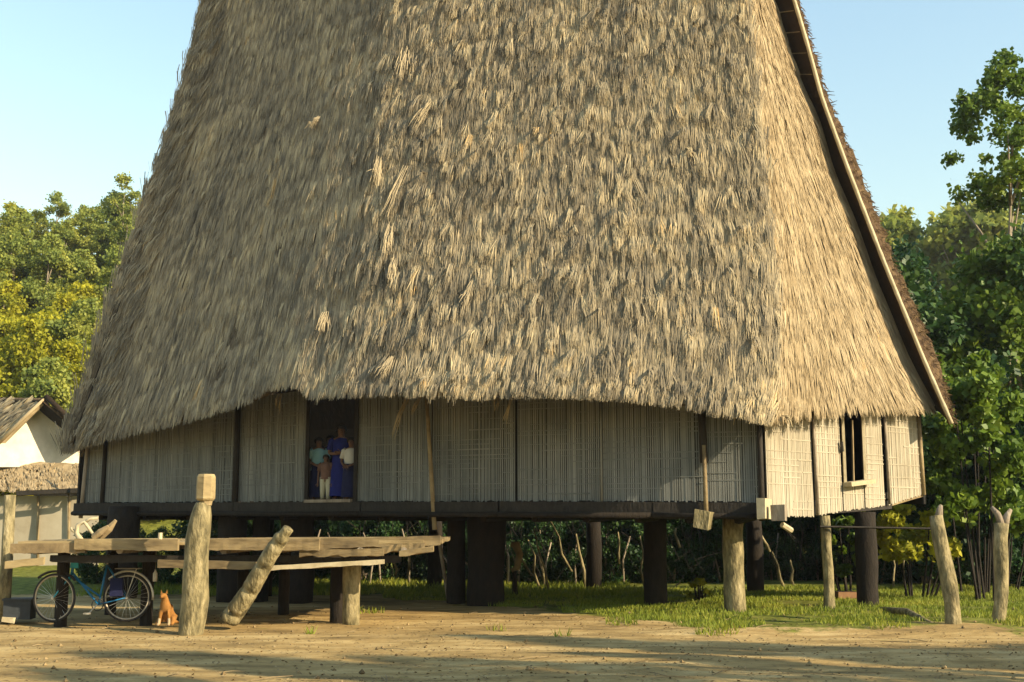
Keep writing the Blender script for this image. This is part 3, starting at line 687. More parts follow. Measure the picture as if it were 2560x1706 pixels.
hd1, hd0 = bp(186, 1402), bp(178, 1440); bb_ = bp(246, 1512); st_ = bp(268, 1412)
mb = MB(); mb.tube([hd1, hd0], .024, 8); mb.tube([hd0 + Vector((.01, 0, .06)), bb_], .019, 8); mb.tube([hd0 + Vector((0, 0, .0)), bb_.lerp(st_, .2)], .017, 8); mb.tube([bb_, st_], .018, 8)
for dy in (-.05, .05):
    o_ = Vector((0, dy, 0)); mb.tube([bb_ + o_ * .4, rwh + o_], .011, 6); mb.tube([st_ + o_ * .3, rwh + o_], .010, 6)
mb.build('frame', M['blue'], bike, True)
mb = MB()
for dy in (-.045, .045): mb.tube([hd0 + Vector((0, dy, -.01)), hd0.lerp(fwh, .6) + Vector((0, dy, 0)), fwh + Vector((0, dy, 0))], [.014, .013, .01], 6)
mb.build('fork', M['teal'], bike, True)
mb = MB(); mb.tube([hd1 + Vector((0, 0, -.02)), hd1 + Vector((0, 0, .07))], .03, 8); mb.box(hd1 + Vector((.02, -.04, -.06)), (.13, .03, .12), None, None, .01); mb.build('head_badge', M['teal'], bike)
hb = hd1 + Vector((0, 0, .1)); mb = MB(); mb.tube([hb + Vector((.12, -.24, .02)), hb + Vector((.04, -.16, .03)), hb, hb + Vector((.04, .16, .03)), hb + Vector((.12, .24, .02))], .012, 6); mb.build('handlebar', M['metal'], bike, True)
mb = MB(); mb.tube([st_, st_ + Vector((.012, 0, .07))], .013, 6); mb.build('seat_post', M['metal'], bike)
sd = st_ + Vector((.01, 0, .09)); mb = MB(); mb.tube([sd + Vector((-.15, 0, .0)), sd + Vector((-.05, 0, .005)), sd + Vector((.07, 0, .01)), sd + Vector((.12, 0, .0))], [.02, .04, .085, .06], 8); sdl = mb.build('saddle', M['black'], bike, True)
mb = MB(); c = rwh + Vector((0, 0, RW + .07)); 
for dy in (-.06, 0, .06): mb.tube([c + Vector((-.2, dy, 0)), c + Vector((.2, dy, 0))], .008, 5)
mb.tube([c + Vector((.15, -.06, 0)), rwh + Vector((.0, -.06, 0))], .007, 5); mb.build('carrier_rack', M['metal'], bike)
mb = MB(); mb.tube([bb_ + Vector((0, -.05, 0)), bb_ + Vector((-.12, -.07, -.13))], .012, 6); mb.tube([bb_ + Vector((0, .05, 0)), bb_ + Vector((.12, .07, .13))], .012, 6); crank = mb.build('crank', M['metal'], bike)
for sx in (-1, 1):
    mb = MB(); mb.box(bb_ + Vector((.13 * sx, .13 * sx, .13 * sx)), (.09, .1, .025)); mb.build('pedal', M['metal'], bike)
mb = MB(); ring = [bb_ + Vector((math.cos(a_) * .09, -.04, math.sin(a_) * .09)) for a_ in np.linspace(0, 2 * math.pi, 24)]; mb.tube(ring, .008, 5, None, False)
mb.tube([bb_ + Vector((0, -.04, .09)), rwh + Vector((0, -.04, .04))], .005, 4); mb.tube([bb_ + Vector((0, -.04, -.09)), rwh + Vector((0, -.04, -.04))], .005, 4); mb.build('chain', M['rubber'], bike)
mb = MB(); mb.box(rwh + Vector((-.14, -.1, .17)), (.2, .08, .28), None, None, .015); mb.build('pannier', M['navy'], bike)

# ------------------------------------------------------------------ dog and people (skin surfaces)
def skin(name, chains, mt, parent, sub=2, root=0):
    V = []; Rr = []; E = []; key = {}
    for ch in chains:
        prev = None
        for (p, r) in ch:
            k = tuple(round(c, 4) for c in p)
            if k not in key: key[k] = len(V); V.append(p); Rr.append(r)
            i = key[k]
            if prev is not None and prev != i: E.append((prev, i))
            prev = i
    me = bpy.data.meshes.new(name); me.from_pydata([tuple(v) for v in V], E, [])
    o = bpy.data.objects.new(name, me); C.objects.link(o)
    m = o.modifiers.new('skin', 'SKIN'); m.use_smooth_shade = True
    if not me.skin_vertices: me.skin_vertices.new()
    for i, r in enumerate(Rr):
        rr = r if hasattr(r, '__len__') else (r, r); me.skin_vertices[0].data[i].radius = rr; me.skin_vertices[0].data[i].use_root = (i == root)
    s_ = o.modifiers.new('sub', 'SUBSURF'); s_.levels = sub; s_.render_levels = sub
    me.materials.append(mt)
    if parent: o.parent = parent; o.matrix_parent_inverse = parent.matrix_basis.inverted()
    return o
g = gnd(412, 1564); dog = thing('dog', g, 'ginger dog with pale legs sitting by the thick carved post', 'dog')
k = .92; D = lambda x, y, z: tuple(g + Vector((x, y, z)) * k)
skin('body', [[(D(.02, .16, .10), .085), (D(.01, .12, .20), .10), (D(0, .04, .33), .085), (D(-.01, -.02, .42), .055), (D(-.02, -.06, .50), .055), (D(-.03, -.14, .49), .038), (D(-.035, -.20, .475), .022)],
              [(D(.0, .04, .33), .085), (D(-.07, -.02, .24), .035), (D(-.075, -.04, .12), .024), (D(-.08, -.05, .025), .022), (D(-.08, -.10, .015), .02)],
              [(D(.0, .04, .33), .085), (D(.06, -.02, .24), .035), (D(.075, -.04, .12), .024), (D(.085, -.05, .025), .022), (D(.09, -.10, .015), .02)],
              [(D(.02, .16, .10), .085), (D(.11, .10, .13), .06), (D(.13, .0, .05), .035), (D(.13, -.07, .02), .024)],
              [(D(.02, .16, .10), .085), (D(-.08, .10, .13), .06), (D(-.12, .0, .05), .035), (D(-.12, -.07, .02), .024)],
              [(D(.02, .16, .10), .085), (D(.12, .24, .04), .025), (D(.22, .22, .03), .015)]], M['ginger'], dog, 2, 1)
for sx in (-1, 1):
    mb = MB(); e = Vector(D(-.02 + sx * .04, -.05, .545)); mb.add([e + Vector((-.018, 0, -.02)), e + Vector((.018, 0, -.02)), e + Vector((0, .02, -.02)), e + Vector((sx * .01, 0, .045))], [(0, 1, 3), (1, 2, 3), (2, 0, 3), (0, 2, 1)]); mb.build('ear', M['ginger'], dog)
    mb = MB(); e = Vector(D(-.035 + sx * .025, -.11, .515)); mb.tube([e, e + Vector((0, -.012, 0))], .008, 6); mb.build('eye', M['black'], dog)
    mb = MB(); e0 = Vector(D(sx * .08, -.055, .12)); mb.tube([e0, Vector(D(sx * .085, -.065, .03)), Vector(D(sx * .09, -.12, .018))], [.02, .024, .022], 8); mb.build('paw', M['palefur'], dog, True)
mb = MB(); mb.tube([Vector(D(-.035, -.205, .49)), Vector(D(-.036, -.225, .49))], .012, 6); mb.build('nose', M['black'], dog)

def lathe(prof, n=20, sx=1, sy=1):
    mb = MB(); V = []; Fs = []
    for (z, r, cx, cy) in prof:
        for k in range(n):
            a_ = 2 * math.pi * k / n; rr = r * (1 + .05 * math.sin(a_ * 5 + z * 3)); V.append((cx + math.cos(a_) * rr * sx, cy + math.sin(a_) * rr * sy, z))
    for i in range(len(prof) - 1):
        for k in range(n): Fs.append((i*n+k, i*n+(k+1)%n, (i+1)*n+(k+1)%n, (i+1)*n+k))
    mb.add(V, Fs); return mb
def person(px, H, dy, label, top, bottom, skirt=False, yaw=0.0, arms='down', sleeve=True):
    t = t_of(px); p = wp(t); Y = p.y + dy; x = at(px, 1150, Y).x; z = zwb(t) - .05
    o = bpy.data.objects.new('person', None); o.location = (0, 0, 0); C.objects.link(o)
    s = H; hw = .118 * s
    def sh(px_, d_=0): return px_
    P = {}
    hip = (0, 0, .52 * s)
    arm = {'down': [(.125, .0, .80), (.155, .02, .63), (.150, -.03, .47), (.148, -.05, .42)],
           'fold': [(.125, .0, .80), (.15, -.02, .64), (.06, -.12, .63), (.0, -.13, .64)],
           'hold': [(.125, .0, .80), (.15, -.02, .64), (.07, -.14, .58), (.02, -.17, .56)]}[arms]
    chains = [[((0, 0, .52 * s), (.085 * s, .065 * s)), ((0, 0, .62 * s), (.07 * s, .055 * s)), ((0, 0, .74 * s), (.085 * s, .06 * s)), ((0, 0, .815 * s), (.06 * s, .05 * s)), ((0, -.005, .86 * s), .032 * s), ((0, -.012, .905 * s), .052 * s), ((0, -.01, .955 * s), (.055 * s, .062 * s)), ((0, 0, .985 * s), .03 * s)]]
    for sx in (-1, 1):
        chains.append([((0, 0, .52 * s), (.085 * s, .065 * s)), ((sx * .055 * s, 0, .47 * s), .055 * s), ((sx * .06 * s, -.01, .27 * s), .038 * s), ((sx * .06 * s, .01, .06 * s), .024 * s), ((sx * .065 * s, -.05 * s, .025 * s), .022 * s), ((sx * .07 * s, -.10 * s, .02 * s), .015 * s)])
        chains.append([((0, 0, .815 * s), (.06 * s, .05 * s)), ((sx * .105 * s, 0, .805 * s), .034 * s)] + [((sx * a_[0] * s, a_[1] * s, a_[2] * s), r_ * s) for a_, r_ in zip(arm[1:], (.024, .019, .017))])
    body = skin('body', chains, M['skin'], o, 1)
    hm = MB(); 
    for i in range(3):
        pass
    V = []; Fs = []; n_ = 14
    for j in range(8):
        th = j / 7 * 1.75
        for k_ in range(n_):
            a_ = 2 * math.pi * k_ / n_; r_ = math.sin(th) * .073 * s; front = math.sin(a_) < -.5 and th > 1.15
            rr = r_ * (.8 if front else 1.0)
            V.append((math.cos(a_) * rr, math.sin(a_) * rr * 1.12 + .004, .945 * s + math.cos(th) * .066 * s + (.02 * s if front else -.01 * s * (th > 1.4))))
    for j in range(7):
        for k_ in range(n_): Fs.append((j*n_+k_, j*n_+(k_+1)%n_, (j+1)*n_+(k_+1)%n_, (j+1)*n_+k_))
    hm.add(V, Fs); hm.build('hair', M['hair'], o, True)
    # face
    fm = MB(); fm.add([(-.012*s, -.062*s, .915*s), (.012*s, -.062*s, .915*s), (0, -.085*s, .92*s), (0, -.062*s, .945*s)], [(0, 1, 2), (1, 3, 2), (3, 0, 2), (0, 3, 1)]); fm.build('nose', M['skin'], o)
    for sx in (-1, 1):
        e = MB(); e.tube([(sx*.022*s, -.060*s, .94*s), (sx*.022*s, -.069*s, .94*s)], .007 * s, 6); e.build('eye', M['black'], o)
    fm = MB(); fm.box((0, -.062*s, .895*s), (.03*s, .008*s, .006*s)); fm.build('mouth', M['browncloth'], o)
    # hands with fingers
    for sx in (-1, 1):
        hp = Vector((sx * arm[-1][0] * s, arm[-1][1] * s, arm[-1][2] * s)); dirv = (hp - Vector((sx * arm[-2][0] * s, arm[-2][1] * s, arm[-2][2] * s))).normalized()
        hmb = MB(); lat = dirv.cross(Vector((0, 1, 0.2))).normalized()
        hmb.tube([hp, hp + dirv * .045 * s], [.016 * s, .02 * s], 7)
        for q, ln in zip((-1.5, -.5, .5, 1.5), (.032, .04, .038, .03)):
            b0 = hp + dirv * .042 * s + lat * q * .009 * s; hmb.tube([b0, b0 + dirv * ln * .5 * s, b0 + dirv * ln * s + Vector((0, -.008 * s, 0))], [.0048 * s, .0045 * s, .0035 * s], 5)
        b0 = hp + dirv * .01 * s - lat * .016 * s; hmb.tube([b0, b0 + (dirv - lat) * .02 * s, b0 + (dirv * 1.4 - lat) * .028 * s], .005 * s, 5)
        hmb.build('hand', M['skin'], o)
    # clothes
    lathe([(.50*s, .118*s, 0, 0), (.60*s, .105*s, 0, 0), (.72*s, .112*s, 0, 0), (.80*s, .112*s, 0, 0), (.83*s, .075*s, 0, 0), (.845*s, .045*s, 0, 0)], 18, 1.0, .74).build('shirt', top, o, True)
    for sx in (-1, 1):
        if sleeve:
            m2 = MB(); m2.tube([(sx*.09*s, 0, .808*s), (sx*.118*s, 0, .795*s), (sx*(arm[1][0]*.94)*s, arm[1][1]*.8*s, (arm[1][2] + .04)*s)], [.046*s, .045*s, .042*s], 9); m2.build('sleeve', top, o, True)
    if skirt:
        lathe([(.10*s, .150*s, 0, 0), (.25*s, .140*s, 0, 0), (.42*s, .128*s, 0, 0), (.54*s, .112*s, 0, 0), (.60*s, .106*s, 0, 0)], 22, 1.0, .8).build('skirt', bottom, o, True)
    else:
        m2 = MB()
        for sx in (-1, 1): m2.tube([(sx*.05*s, 0, .54*s), (sx*.057*s, 0, .46*s), (sx*.06*s, -.01, .27*s), (sx*.06*s, .005, .10*s)], [.07*s, .066*s, .05*s, .043*s], 10)
        m2.build('trousers', bottom, o, True)
    o.location = (x, Y, z); o.rotation_euler = (0, 0, yaw)
    return tag(o, label, 'person', 'people standing in the house doorway')
person(852, 1.58, .45, 'tallest person in the doorway wearing a long indigo dress with folded arms', M['indigo'], M['indigo'], True, R(6), 'fold')
person(796, 1.34, .40, 'person at the left side of the doorway wearing a pale teal top and navy skirt', M['tealcloth'], M['navy'], True, R(20), 'hold')
person(815, .98, .22, 'small child in brown top and cream trousers standing in front of the pale teal top', M['browncloth'], M['cream'], False, R(-5), 'down')
person(878, 1.32, .33, 'person in a white shirt and navy skirt against the right door jamb', M['white'], M['navy'], True, R(-15), 'hold')
person(826, 1.42, .85, 'dark clothed person half hidden behind the others in the doorway', M['navy'], M['navy'], True, R(0), 'down')

# ------------------------------------------------------------------ things lying on the deck
zt = ZP + .05
c = at(222, 1345, 19.5); mb = MB(); mb.tube([(c.x - .05, c.y - .2, zt - .0), (c.x - .2, c.y, zt + .1), (c.x - .19, c.y, zt + .24), (c.x - .08, c.y, zt + .29), (c.x + .02, c.y, zt + .15), (c.x + .12, c.y, zt + .03)], [.045, .04, .035, .03, .025, .02], 8)
mb.tube([(c.x - .10, c.y, zt + .27), (c.x - .0, c.y + .02, zt + .34), (c.x + .13, c.y, zt + .35)], [.03, .025, .02], 7)
mb.tube([(c.x - .2, c.y, zt + .12), (c.x - .28, c.y + .02, zt + .16), (c.x - .3, c.y, zt + .2)], [.03, .025, .02], 7); tag(mb.build('bent_branch', M['pale'], None, True), 'pale crooked branch standing on the left part of the platform', 'branch')
c = at(258, 1340, 19.45)
for i, (dx, h, an, lb) in enumerate([(-.06, .30, 38, 'lower brown split log leaning on the platform beside the pale branch'), (.05, .36, 52, 'upper brown split log leaning on the platform beside the pale branch')]):
    mb = MB(); a_ = Vector((c.x + dx - .1, c.y + .06 * i, zt + .035)); b_ = a_ + Vector((math.cos(R(an)) * h, 0, math.sin(R(an)) * h)); mb.tube([a_, (a_ + b_) / 2, b_], [.045, .065, .03], 6, None, True, .1); tag(mb.build('split_log', M['wood']), lb, 'log', 'split logs on the platform')
c = at(400, 1350, 19.6); mb = MB(); mb.tube([(c.x, c.y, zt), (c.x, c.y, zt + .12)], .035, 8); pg = mb.build('wooden_peg', M['pale']); tag(pg, 'short pale peg upright on the platform left of the carved post', 'peg')
# white bottle-like item and reddish board under the deck
c = gnd(388, 1525); c2 = at(388, 1440, 19.6); mb = MB(); mb.tube([c2 + Vector((0, 0, -.09)), c2 + Vector((0, 0, .04)), c2 + Vector((0, 0, .075)), c2 + Vector((0, 0, .10))], [.035, .038, .015, .013], 9)
tag(mb.build('white_bottle', M['white'], None, True), 'small white bottle hanging below the platform right of the bicycle', 'bottle')
mb = MB(); mb.tube([c2 + Vector((0, 0, .1)), (c2.x, c2.y, ZP - .04)], .004, 4); mb.build('cord', M['bark'], bpy.data.objects['white_bottle'])

# ------------------------------------------------------------------ left hut
hut = thing('thatched_hut', (-19, 46, 0), 'small thatched hut with a bright pale gable at the left edge', 'house')
YH = 45.0
def quad(pts, th, name, m, out=(0, 1, 0), par=hut):
    pts = [Vector(p) for p in pts]; o_ = Vector(out) * th; n = len(pts); mb = MB()
    mb.add(pts + [p + o_ for p in pts], [tuple(range(n)), tuple(range(2 * n - 1, n - 1, -1))] + [(i, (i + 1) % n, (i + 1) % n + n, i + n) for i in range(n)])
    return mb.build(name, M[m], par)
gp = [(-70, 1168), (225, 1168), (195, 1085), (160, 1045), (118, 1012), (95, 1022), (60, 1052), (-10, 1112)]
quad([at(x, y, YH + .0087 * (x - 60)) for x, y in gp], .08, 'gable_panel', 'gable')
# left roof slope running back from the gable
rid0 = at(112, 996, YH - .45); rid1 = at(-150, 992, YH + 5.5); ev0 = at(-20, 1128, YH - .55); ev1 = at(-420, 1128, YH + 5.0)
HG = np.zeros((16, 16, 3))
for i in range(16):
    for j in range(16):
        u_, v_ = i / 15, j / 15; HG[i, j] = ev0.lerp(ev1, u_).lerp(rid0.lerp(rid1, u_), v_)
fH = orient(HG, Vector((-20, 51, 2))); slab('roof_thatch', HG, .16, M['thatch_end'], hut, .03, fH)
HR = np.zeros((14, 14, 3)); rv1 = at(330, 1150, YH + .1); rv2 = at(200, 1150, YH + 6.0)
for i in range(14):
    for j in range(14):
        u_, v_ = i / 13, j / 13; a_ = at(232, 1100, YH - .3).lerp(at(200, 1120, YH + 6), u_); HR[i, j] = a_.lerp(rid0.lerp(rid1, u_), v_)
strands('roof_straw', HG, 900, 6, hut, M['thatch'], .98, (.3, .6), .035, (.02, .06), .08, fH, .6, .1)
fR = orient(HR, Vector((-20, 51, 2))); slab('roof_thatch', HR, .16, M['verge'], hut, .03, fR)
mb = MB(); mb.tube([at(114, 990, YH - .5), at(150, 1025, YH - .48), at(186, 1062, YH - .45), at(232, 1106, YH - .4)], [.10, .11, .11, .1], 8, None, True, .08); mb.build('verge_roll', M['dark_thatch'], hut, True)
mb = MB(); mb.tube([at(112, 996, YH - .5), at(60, 1045, YH - .52), at(-22, 1126, YH - .6)], [.05, .07, .08], 7, None, True, .1); mb.build('verge_roll', M['thatch_end'], hut, True)
# lean-to skirt of thatch under the gable
SG = np.zeros((20, 10, 3)); s0, s1, e0, e1 = at(-70, 1158, YH - .05), at(225, 1158, YH + .2), at(-70, 1226, YH - 1.1), at(225, 1222, YH - .8)
for i in range(20):
    for j in range(10): SG[i, j] = e0.lerp(e1, i / 19).lerp(s0.lerp(s1, i / 19), j / 9)
fS = orient(SG, Vector((-20, 51, 1))); slab('skirt_thatch', SG, .1, M['thatch_end'], hut, .03, fS)
strands('skirt_straw', SG, 500, 5, hut, M['thatch_end'], .95, (.2, .4), .03, (.02, .05), .05, fS, 0, .05)
mb = MB(); mb.beam(at(42, 1234, YH - 1.3), at(216, 1226, YH - 1.1), .14, .15, None, .02); mb.build('eave_beam', M['darkwood'], hut)
for x0, x1 in ((20, 92), (98, 168), (174, 245)):
    quad([at(x0, 1240, YH - .4), at(x1, 1240, YH - .4), at(x1, 1420, YH - .4), at(x0, 1420, YH - .4)], .06, 'wall_panel', 'bamboo_end')
quad([at(-80, 1240, YH - .38), at(16, 1240, YH - .38), at(16, 1420, YH - .38), at(-80, 1420, YH - .38)], .06, 'wall_panel', 'bamboo_end')
for px in (94, 171): mb = MB(); mb.tube([at(px, 1420, YH - .5), at(px + 2, 1232, YH - .5)], .05, 7); mb.build('wall_post', M['wood'], hut, True)
mb = MB(); mb.tube([at(188, 1290, YH - 1.5), at(212, 1135, YH - 1.5)], .035, 6); mb.build('leaning_pole', M['bark'], hut, True)
quad([at(-80, 1300, YH + 5), at(260, 1300, YH + 5), at(240, 1130, YH + 5), at(-80, 1130, YH + 5)], .1, 'wall_panel', 'gap')

# ------------------------------------------------------------------ trees
def leaf_cloud(blobs, n, size, seed, droop=.3):
    rs = np.random.RandomState(seed); w_ = np.array([b[3] ** 2 for b in blobs]); w_ = w_ / w_.sum(); ids = rs.choice(len(blobs), n, p=w_)
    Bc = np.array([b[:3] for b in blobs])[ids]; Br = np.array([b[3] for b in blobs])[ids]
    d = rs.randn(n, 3); d /= np.linalg.norm(d, axis=1, keepdims=True); r = np.where(rs.rand(n) < .6, rs.rand(n) ** .5, np.abs(rs.randn(n)) * .62)
    P = Bc + d * (Br * r)[:, None] * np.array([1, 1, .8])
    t = rs.randn(n, 3); t[:, 2] -= droop; t /= np.linalg.norm(t, axis=1, keepdims=True); s = np.cross(t, rs.randn(n, 3)); s /= np.linalg.norm(s, axis=1, keepdims=True)
    L_ = size * rs.uniform(.6, 1.4, n)[:, None]; W_ = L_ * rs.uniform(.28, .45, n)[:, None]
    V = np.stack([P - t * L_ * .5, P + s * W_, P + t * L_ * .5, P - s * W_], 1).reshape(-1, 3)
    Fq = np.arange(4 * n).reshape(n, 4); bt = rs.rand(len(blobs))[ids]
    T = np.repeat(np.clip(.25 + .5 * rs.rand(n) * .7 + (bt - .5) * .5 + .1, 0, 1), 4)
    return V, Fq, T
def crown_blobs(h0, h1, rad, k, seed, br=.45):
    rs = random.Random(seed); out = []
    for _ in range(k):
        f = rs.random(); z = h0 + (h1 - h0) * f; prof = math.sin(math.pi * min(1, max(0.05, .18 + f * .80))) ** .7
        a = rs.uniform(0, 6.28); r = rad * prof * rs.uniform(.35, 1.0); out.append((math.cos(a) * r, math.sin(a) * r, z, rad * br * rs.uniform(.5, 1.05)))
    return out
def tree_proto(name, H, rad, h0, k, n, size, m, seed, label, cat='tree', trunk_r=.12, group=None, bark='bark', br=.45, lean=0):
    o = bpy.data.objects.new(name, None); C.objects.link(o); tag(o, label, cat, group)
    rs = random.Random(seed); bl = crown_blobs(h0, H, rad, k, seed, br)
    mb = MB(); top = H * .85
    pts = [(lean * (i / 6) + .12 * math.sin(i * 1.3 + seed), .1 * math.cos(i * 1.7 + seed), -.3 + (top + .3) * i / 6) for i in range(7)]
    mb.tube(pts, [trunk_r * (1.1 - i / 6.5) for i in range(7)], 8)
    for b in sorted(bl[:60:4], key=lambda b: b[2])[:8]:
        zb_ = max(h0 * .6, b[2] - rs.uniform(.3, .6) * rad); f = min(.95, zb_ / top); i0 = int(f * 6); s_ = Vector(pts[min(6, i0)]); mb.tube([s_, (s_ + Vector(b[:3])) / 2 + Vector((0, 0, .1 * rad)), b[:3]], [trunk_r * .45, trunk_r * .3, trunk_r * .12], 5)
    tr = mb.build('trunk', M[bark], o, True)
    V, Fq, T = leaf_cloud(bl, n, size, seed); V[:, 0] += lean * np.clip(V[:, 2] / H, 0, 1)
    npmesh('crown', V, Fq, T, M[m], o)
    return o
def place(o, x, y, z, s, rz, label=None, group=None, sz=None):
    o.location = (x, y, z); o.scale = (s, s, sz or s); o.rotation_euler = (0, 0, rz)
    if label: o['label'] = label
    if group: o['group'] = group
# left hillside: many trees on a slope
G1 = 'sunlit trees covering the left hillside'
protos = [tree_proto('hillside_tree', 5.5, 2.2, .6, 44, 6500, .22, 'leaf_yel', 11, 'yellow green bushy tree on the sunlit left hillside', br=.36, bark='bark'),
          tree_proto('hillside_tree', 7.0, 2.1, .8, 40, 6500, .22, 'leaf_olive', 12, 'olive green tall tree on the sunlit left hillside', br=.34),
          tree_proto('hillside_tree', 4.0, 2.4, .3, 24, 4800, .28, 'leaf_yel', 13, 'low spreading yellow bush on the sunlit left hillside', br=.36),
          tree_proto('hillside_tree', 7.6, 1.7, 2.0, 40, 3800, .20, 'leaf_olive', 14, 'slender pale trunked tree on the sunlit left hillside', trunk_r=.10, br=.36)]
used = [False] * 4; rs = random.Random(5)
for i in range(130):
    y = 50 + 40 * (i / 130) + rs.uniform(-1.2, 1.2); px = rs.uniform(-140, 470); x = (px - 1280) / F * y * 1.0
    if y > 70 : kk = rs.choice([0, 1, 1, 3])
    else: kk = rs.choice([0, 0, 2, 2, 1])
    o = protos[kk] if not used[kk] else copy_tree(protos[kk]); used[kk] = True
    s = rs.uniform(.55, .9); where = ('near the crest' if y > 76 else 'halfway up' if y > 60 else 'at the foot') + (' by the left edge' if px < 90 else ' beside the roof' if px > 250 else ' above the hut'); place(o, x, y, ground_z(x, min(y, 95)) - .2, s, rs.uniform(0, 6.28), ['yellow green bushy tree', 'olive green tall tree', 'low spreading yellow bush', 'slender pale trunked tree'][kk] + ' on the hillside ' + where, G1, s * rs.uniform(.85, 1.1))
# right side: trees behind the house
near = [('leaf_fresh', 9.5, 2.6, 3.0, 2560, 34, .9, 'bright green tree with pale trunk at the right edge behind the bushes'),]
G2 = 'dense trees behind the right end of the house'
rp = [tree_proto('broadleaf_tree', 8.5, 2.6, 1.0, 60, 20000, .17, 'leaf_dark', 21, 'dark green broadleaf tree behind the right end of the house', br=.34),
      tree_proto('broadleaf_tree', 8.0, 2.3, 1.6, 60, 18000, .17, 'leaf_fresh', 22, 'bright green broadleaf tree behind the right end of the house', br=.32),
      tree_proto('broadleaf_tree', 6.0, 2.4, .2, 44, 13000, .18, 'leaf_dark', 23, 'low dark bushy tree closing the view behind the house', br=.36)]
u2 = [False] * 3
spots = [(2225, 33, 0, 1.12), (2330, 36, 1, .98), (2425, 34, 1, .92), (2540, 33, 1, 1.15), (2270, 40, 0, 1.22), (2380, 44, 1, 1.0), (2600, 38, 1, 1.2), (2170, 38, 0, .95), (2650, 33, 0, 1.2),
         (2300, 31, 2, .75), (2480, 32, 2, .8), (2600, 30, 2, .8), (2400, 37, 0, .85), (2150, 42, 0, 1.0), (2540, 42, 0, 1.2)]
for px, y, kk, s in spots:
    x = (px - 1280) / F * y; o = rp[kk] if not u2[kk] else copy_tree(rp[kk]); u2[kk] = True
    lb = ['dark green broadleaf tree', 'bright green broadleaf tree', 'low dark bushy tree'][kk] + (' nearest the roof verge' if px < 2240 else ' between the roof verge and the far hill' if px < 2350 else ' right of the gap with the far hill' if px < 2500 else ' at the right edge of the view') + (', in the front row' if y < 35 else ', in the middle row' if y < 39 else ', in the rear row')
    place(o, x, y, ground_z(x, y) - .1, s, rs.uniform(0, 6.28), lb, G2)
for i in range(9):       # low growth in the shade just behind the house
    px = 270 + i * 52 + rs.uniform(-12, 12); y = 30.5 + rs.uniform(-.5, 1.5) + max(0, (700 - px)) * .006; x = (px - 1280) / F * y
    o = copy_tree(rp[2]); place(o, x, y, -.3, rs.uniform(.26, .34), rs.uniform(0, 6.28), 'low dark shaded bush behind the left part of the platform', 'shaded bushes behind the platform')
for i in range(17):       # undergrowth close behind the stake fence
    px = 1190 + i * 82 + rs.uniform(-20, 20); y = 33.6 + rs.uniform(-.4, .6); x = (px - 1280) / F * y
    o = copy_tree(rp[2]); place(o, x, y, -.25, rs.uniform(.30, .38), rs.uniform(0, 6.28), 'knee to head high dark undergrowth close behind the crooked stakes', 'undergrowth behind the stakes')
for i in range(26):       # belt of low dark trees seen between the stilts
    px = 520 + i * 68 + rs.uniform(-20, 20); y = 34.5 + rs.uniform(-1.0, 2.0); x = (px - 1280) / F * y
    o = copy_tree(rp[2]); place(o, x, y, ground_z(x, y) - .2, rs.uniform(.48, .6), rs.uniform(0, 6.28), 'low dark bushy tree seen between the stilts behind the house', 'dark bushes behind the stilts')
# slender tall tree at the upper right edge
tt = tree_proto('tall_tree', 14.9, 1.75, 10.6, 60, 9000, .15, 'leaf_fresh', 31, 'tall slender pale trunked tree rising above the others at the right edge', trunk_r=.11, br=.26, lean=.3)
p = at(2530, 900, 33); place(tt, p.x, 33, 0, 1, 0)
# far wooded hill on the right
fh = [tree_proto('distant_tree', 9, 3.6, 1.0, 24, 3000, .5, 'leaf_olive', 41, 'distant hazy tree on the far right hill', br=.38)]
uf = False
for i in range(26):
    y = rs.uniform(82, 100); px = rs.uniform(2120, 2720); x = (px - 1280) / F * y; o = fh[0] if not uf else copy_tree(fh[0]); uf = True
    place(o, x, y, at(px, 735 - (px - 2200) * .14, y).z - 4, rs.uniform(.8, 1.1), rs.uniform(0, 6.28), None, 'distant trees on the far right hill')
# the far hill they grow on
mb = MB(); V = []; Fs = []; nx, ny = 30, 14
for j in range(ny):
    for i in range(nx):
        px = 1300 + i * 70; y = 70 + j * 5; x = (px - 1280) / F * y; f = j / (ny - 1); zt_ = at(px, 735 - (px - 2200) * .14, y).z - 4.5; e = min(1, max(0, (px - 1500) / 500)); z = -1 + (zt_ + 1) * min(1, f * 1.6) * e
        V.append((x, y, z + .6 * noise.noise(Vector((x * .2, y * .2, 1)))))
for j in range(ny - 1):
    for i in range(nx - 1): Fs.append((j*nx+i, j*nx+i+1, (j+1)*nx+i+1, (j+1)*nx+i))
mb.add(V, Fs); hl = mb.build('hill', M['leaf_olive'], None, True); hl['kind'] = 'structure'

# bright bush above the two right trunks, and shrubs
def shrub(px, py, Y, wpx, hpx, n, size, m, seed, label, name='shrub', stems=7, k=22):
    c = at(px, py, Y); s = F / Y; rad = wpx / 2 / s; hh = hpx / s; z0 = max(.02, c.z - hh / 2); rs_ = random.Random(seed)
    o = bpy.data.objects.new(name, None); o.location = (c.x, Y, 0); C.objects.link(o); tag(o, label, 'shrub')
    bl = [(rs_.uniform(-1, 1) * rad * .8, rs_.uniform(-.8, .8) * min(rad, .9), z0 + rs_.random() * hh, rs_.uniform(.18, .34) * min(1.2, rad)) for _ in range(k)]
    V, Fq, T = leaf_cloud(bl, n, size, seed, .5); 
    cr_ = npmesh('foliage', V, Fq, T, M[m]); cr_.parent = o
    mb = MB()
    for i in range(stems):
        b = bl[i % len(bl)]; x0 = b[0] * .5; mb.tube([(x0, b[1] * .4, -.05), (b[0] * .8, b[1] * .7, b[2] * .5), b[:3]], [.03, .022, .01], 5)
    st = mb.build('stem', M['stilt']); st.parent = o; return o
shrub(2450, 1130, 24.6, 250, 340, 11000, .15, 'leaf_fresh', 51, 'large bright green leafy shrub over the two leaning trunks', k=46)
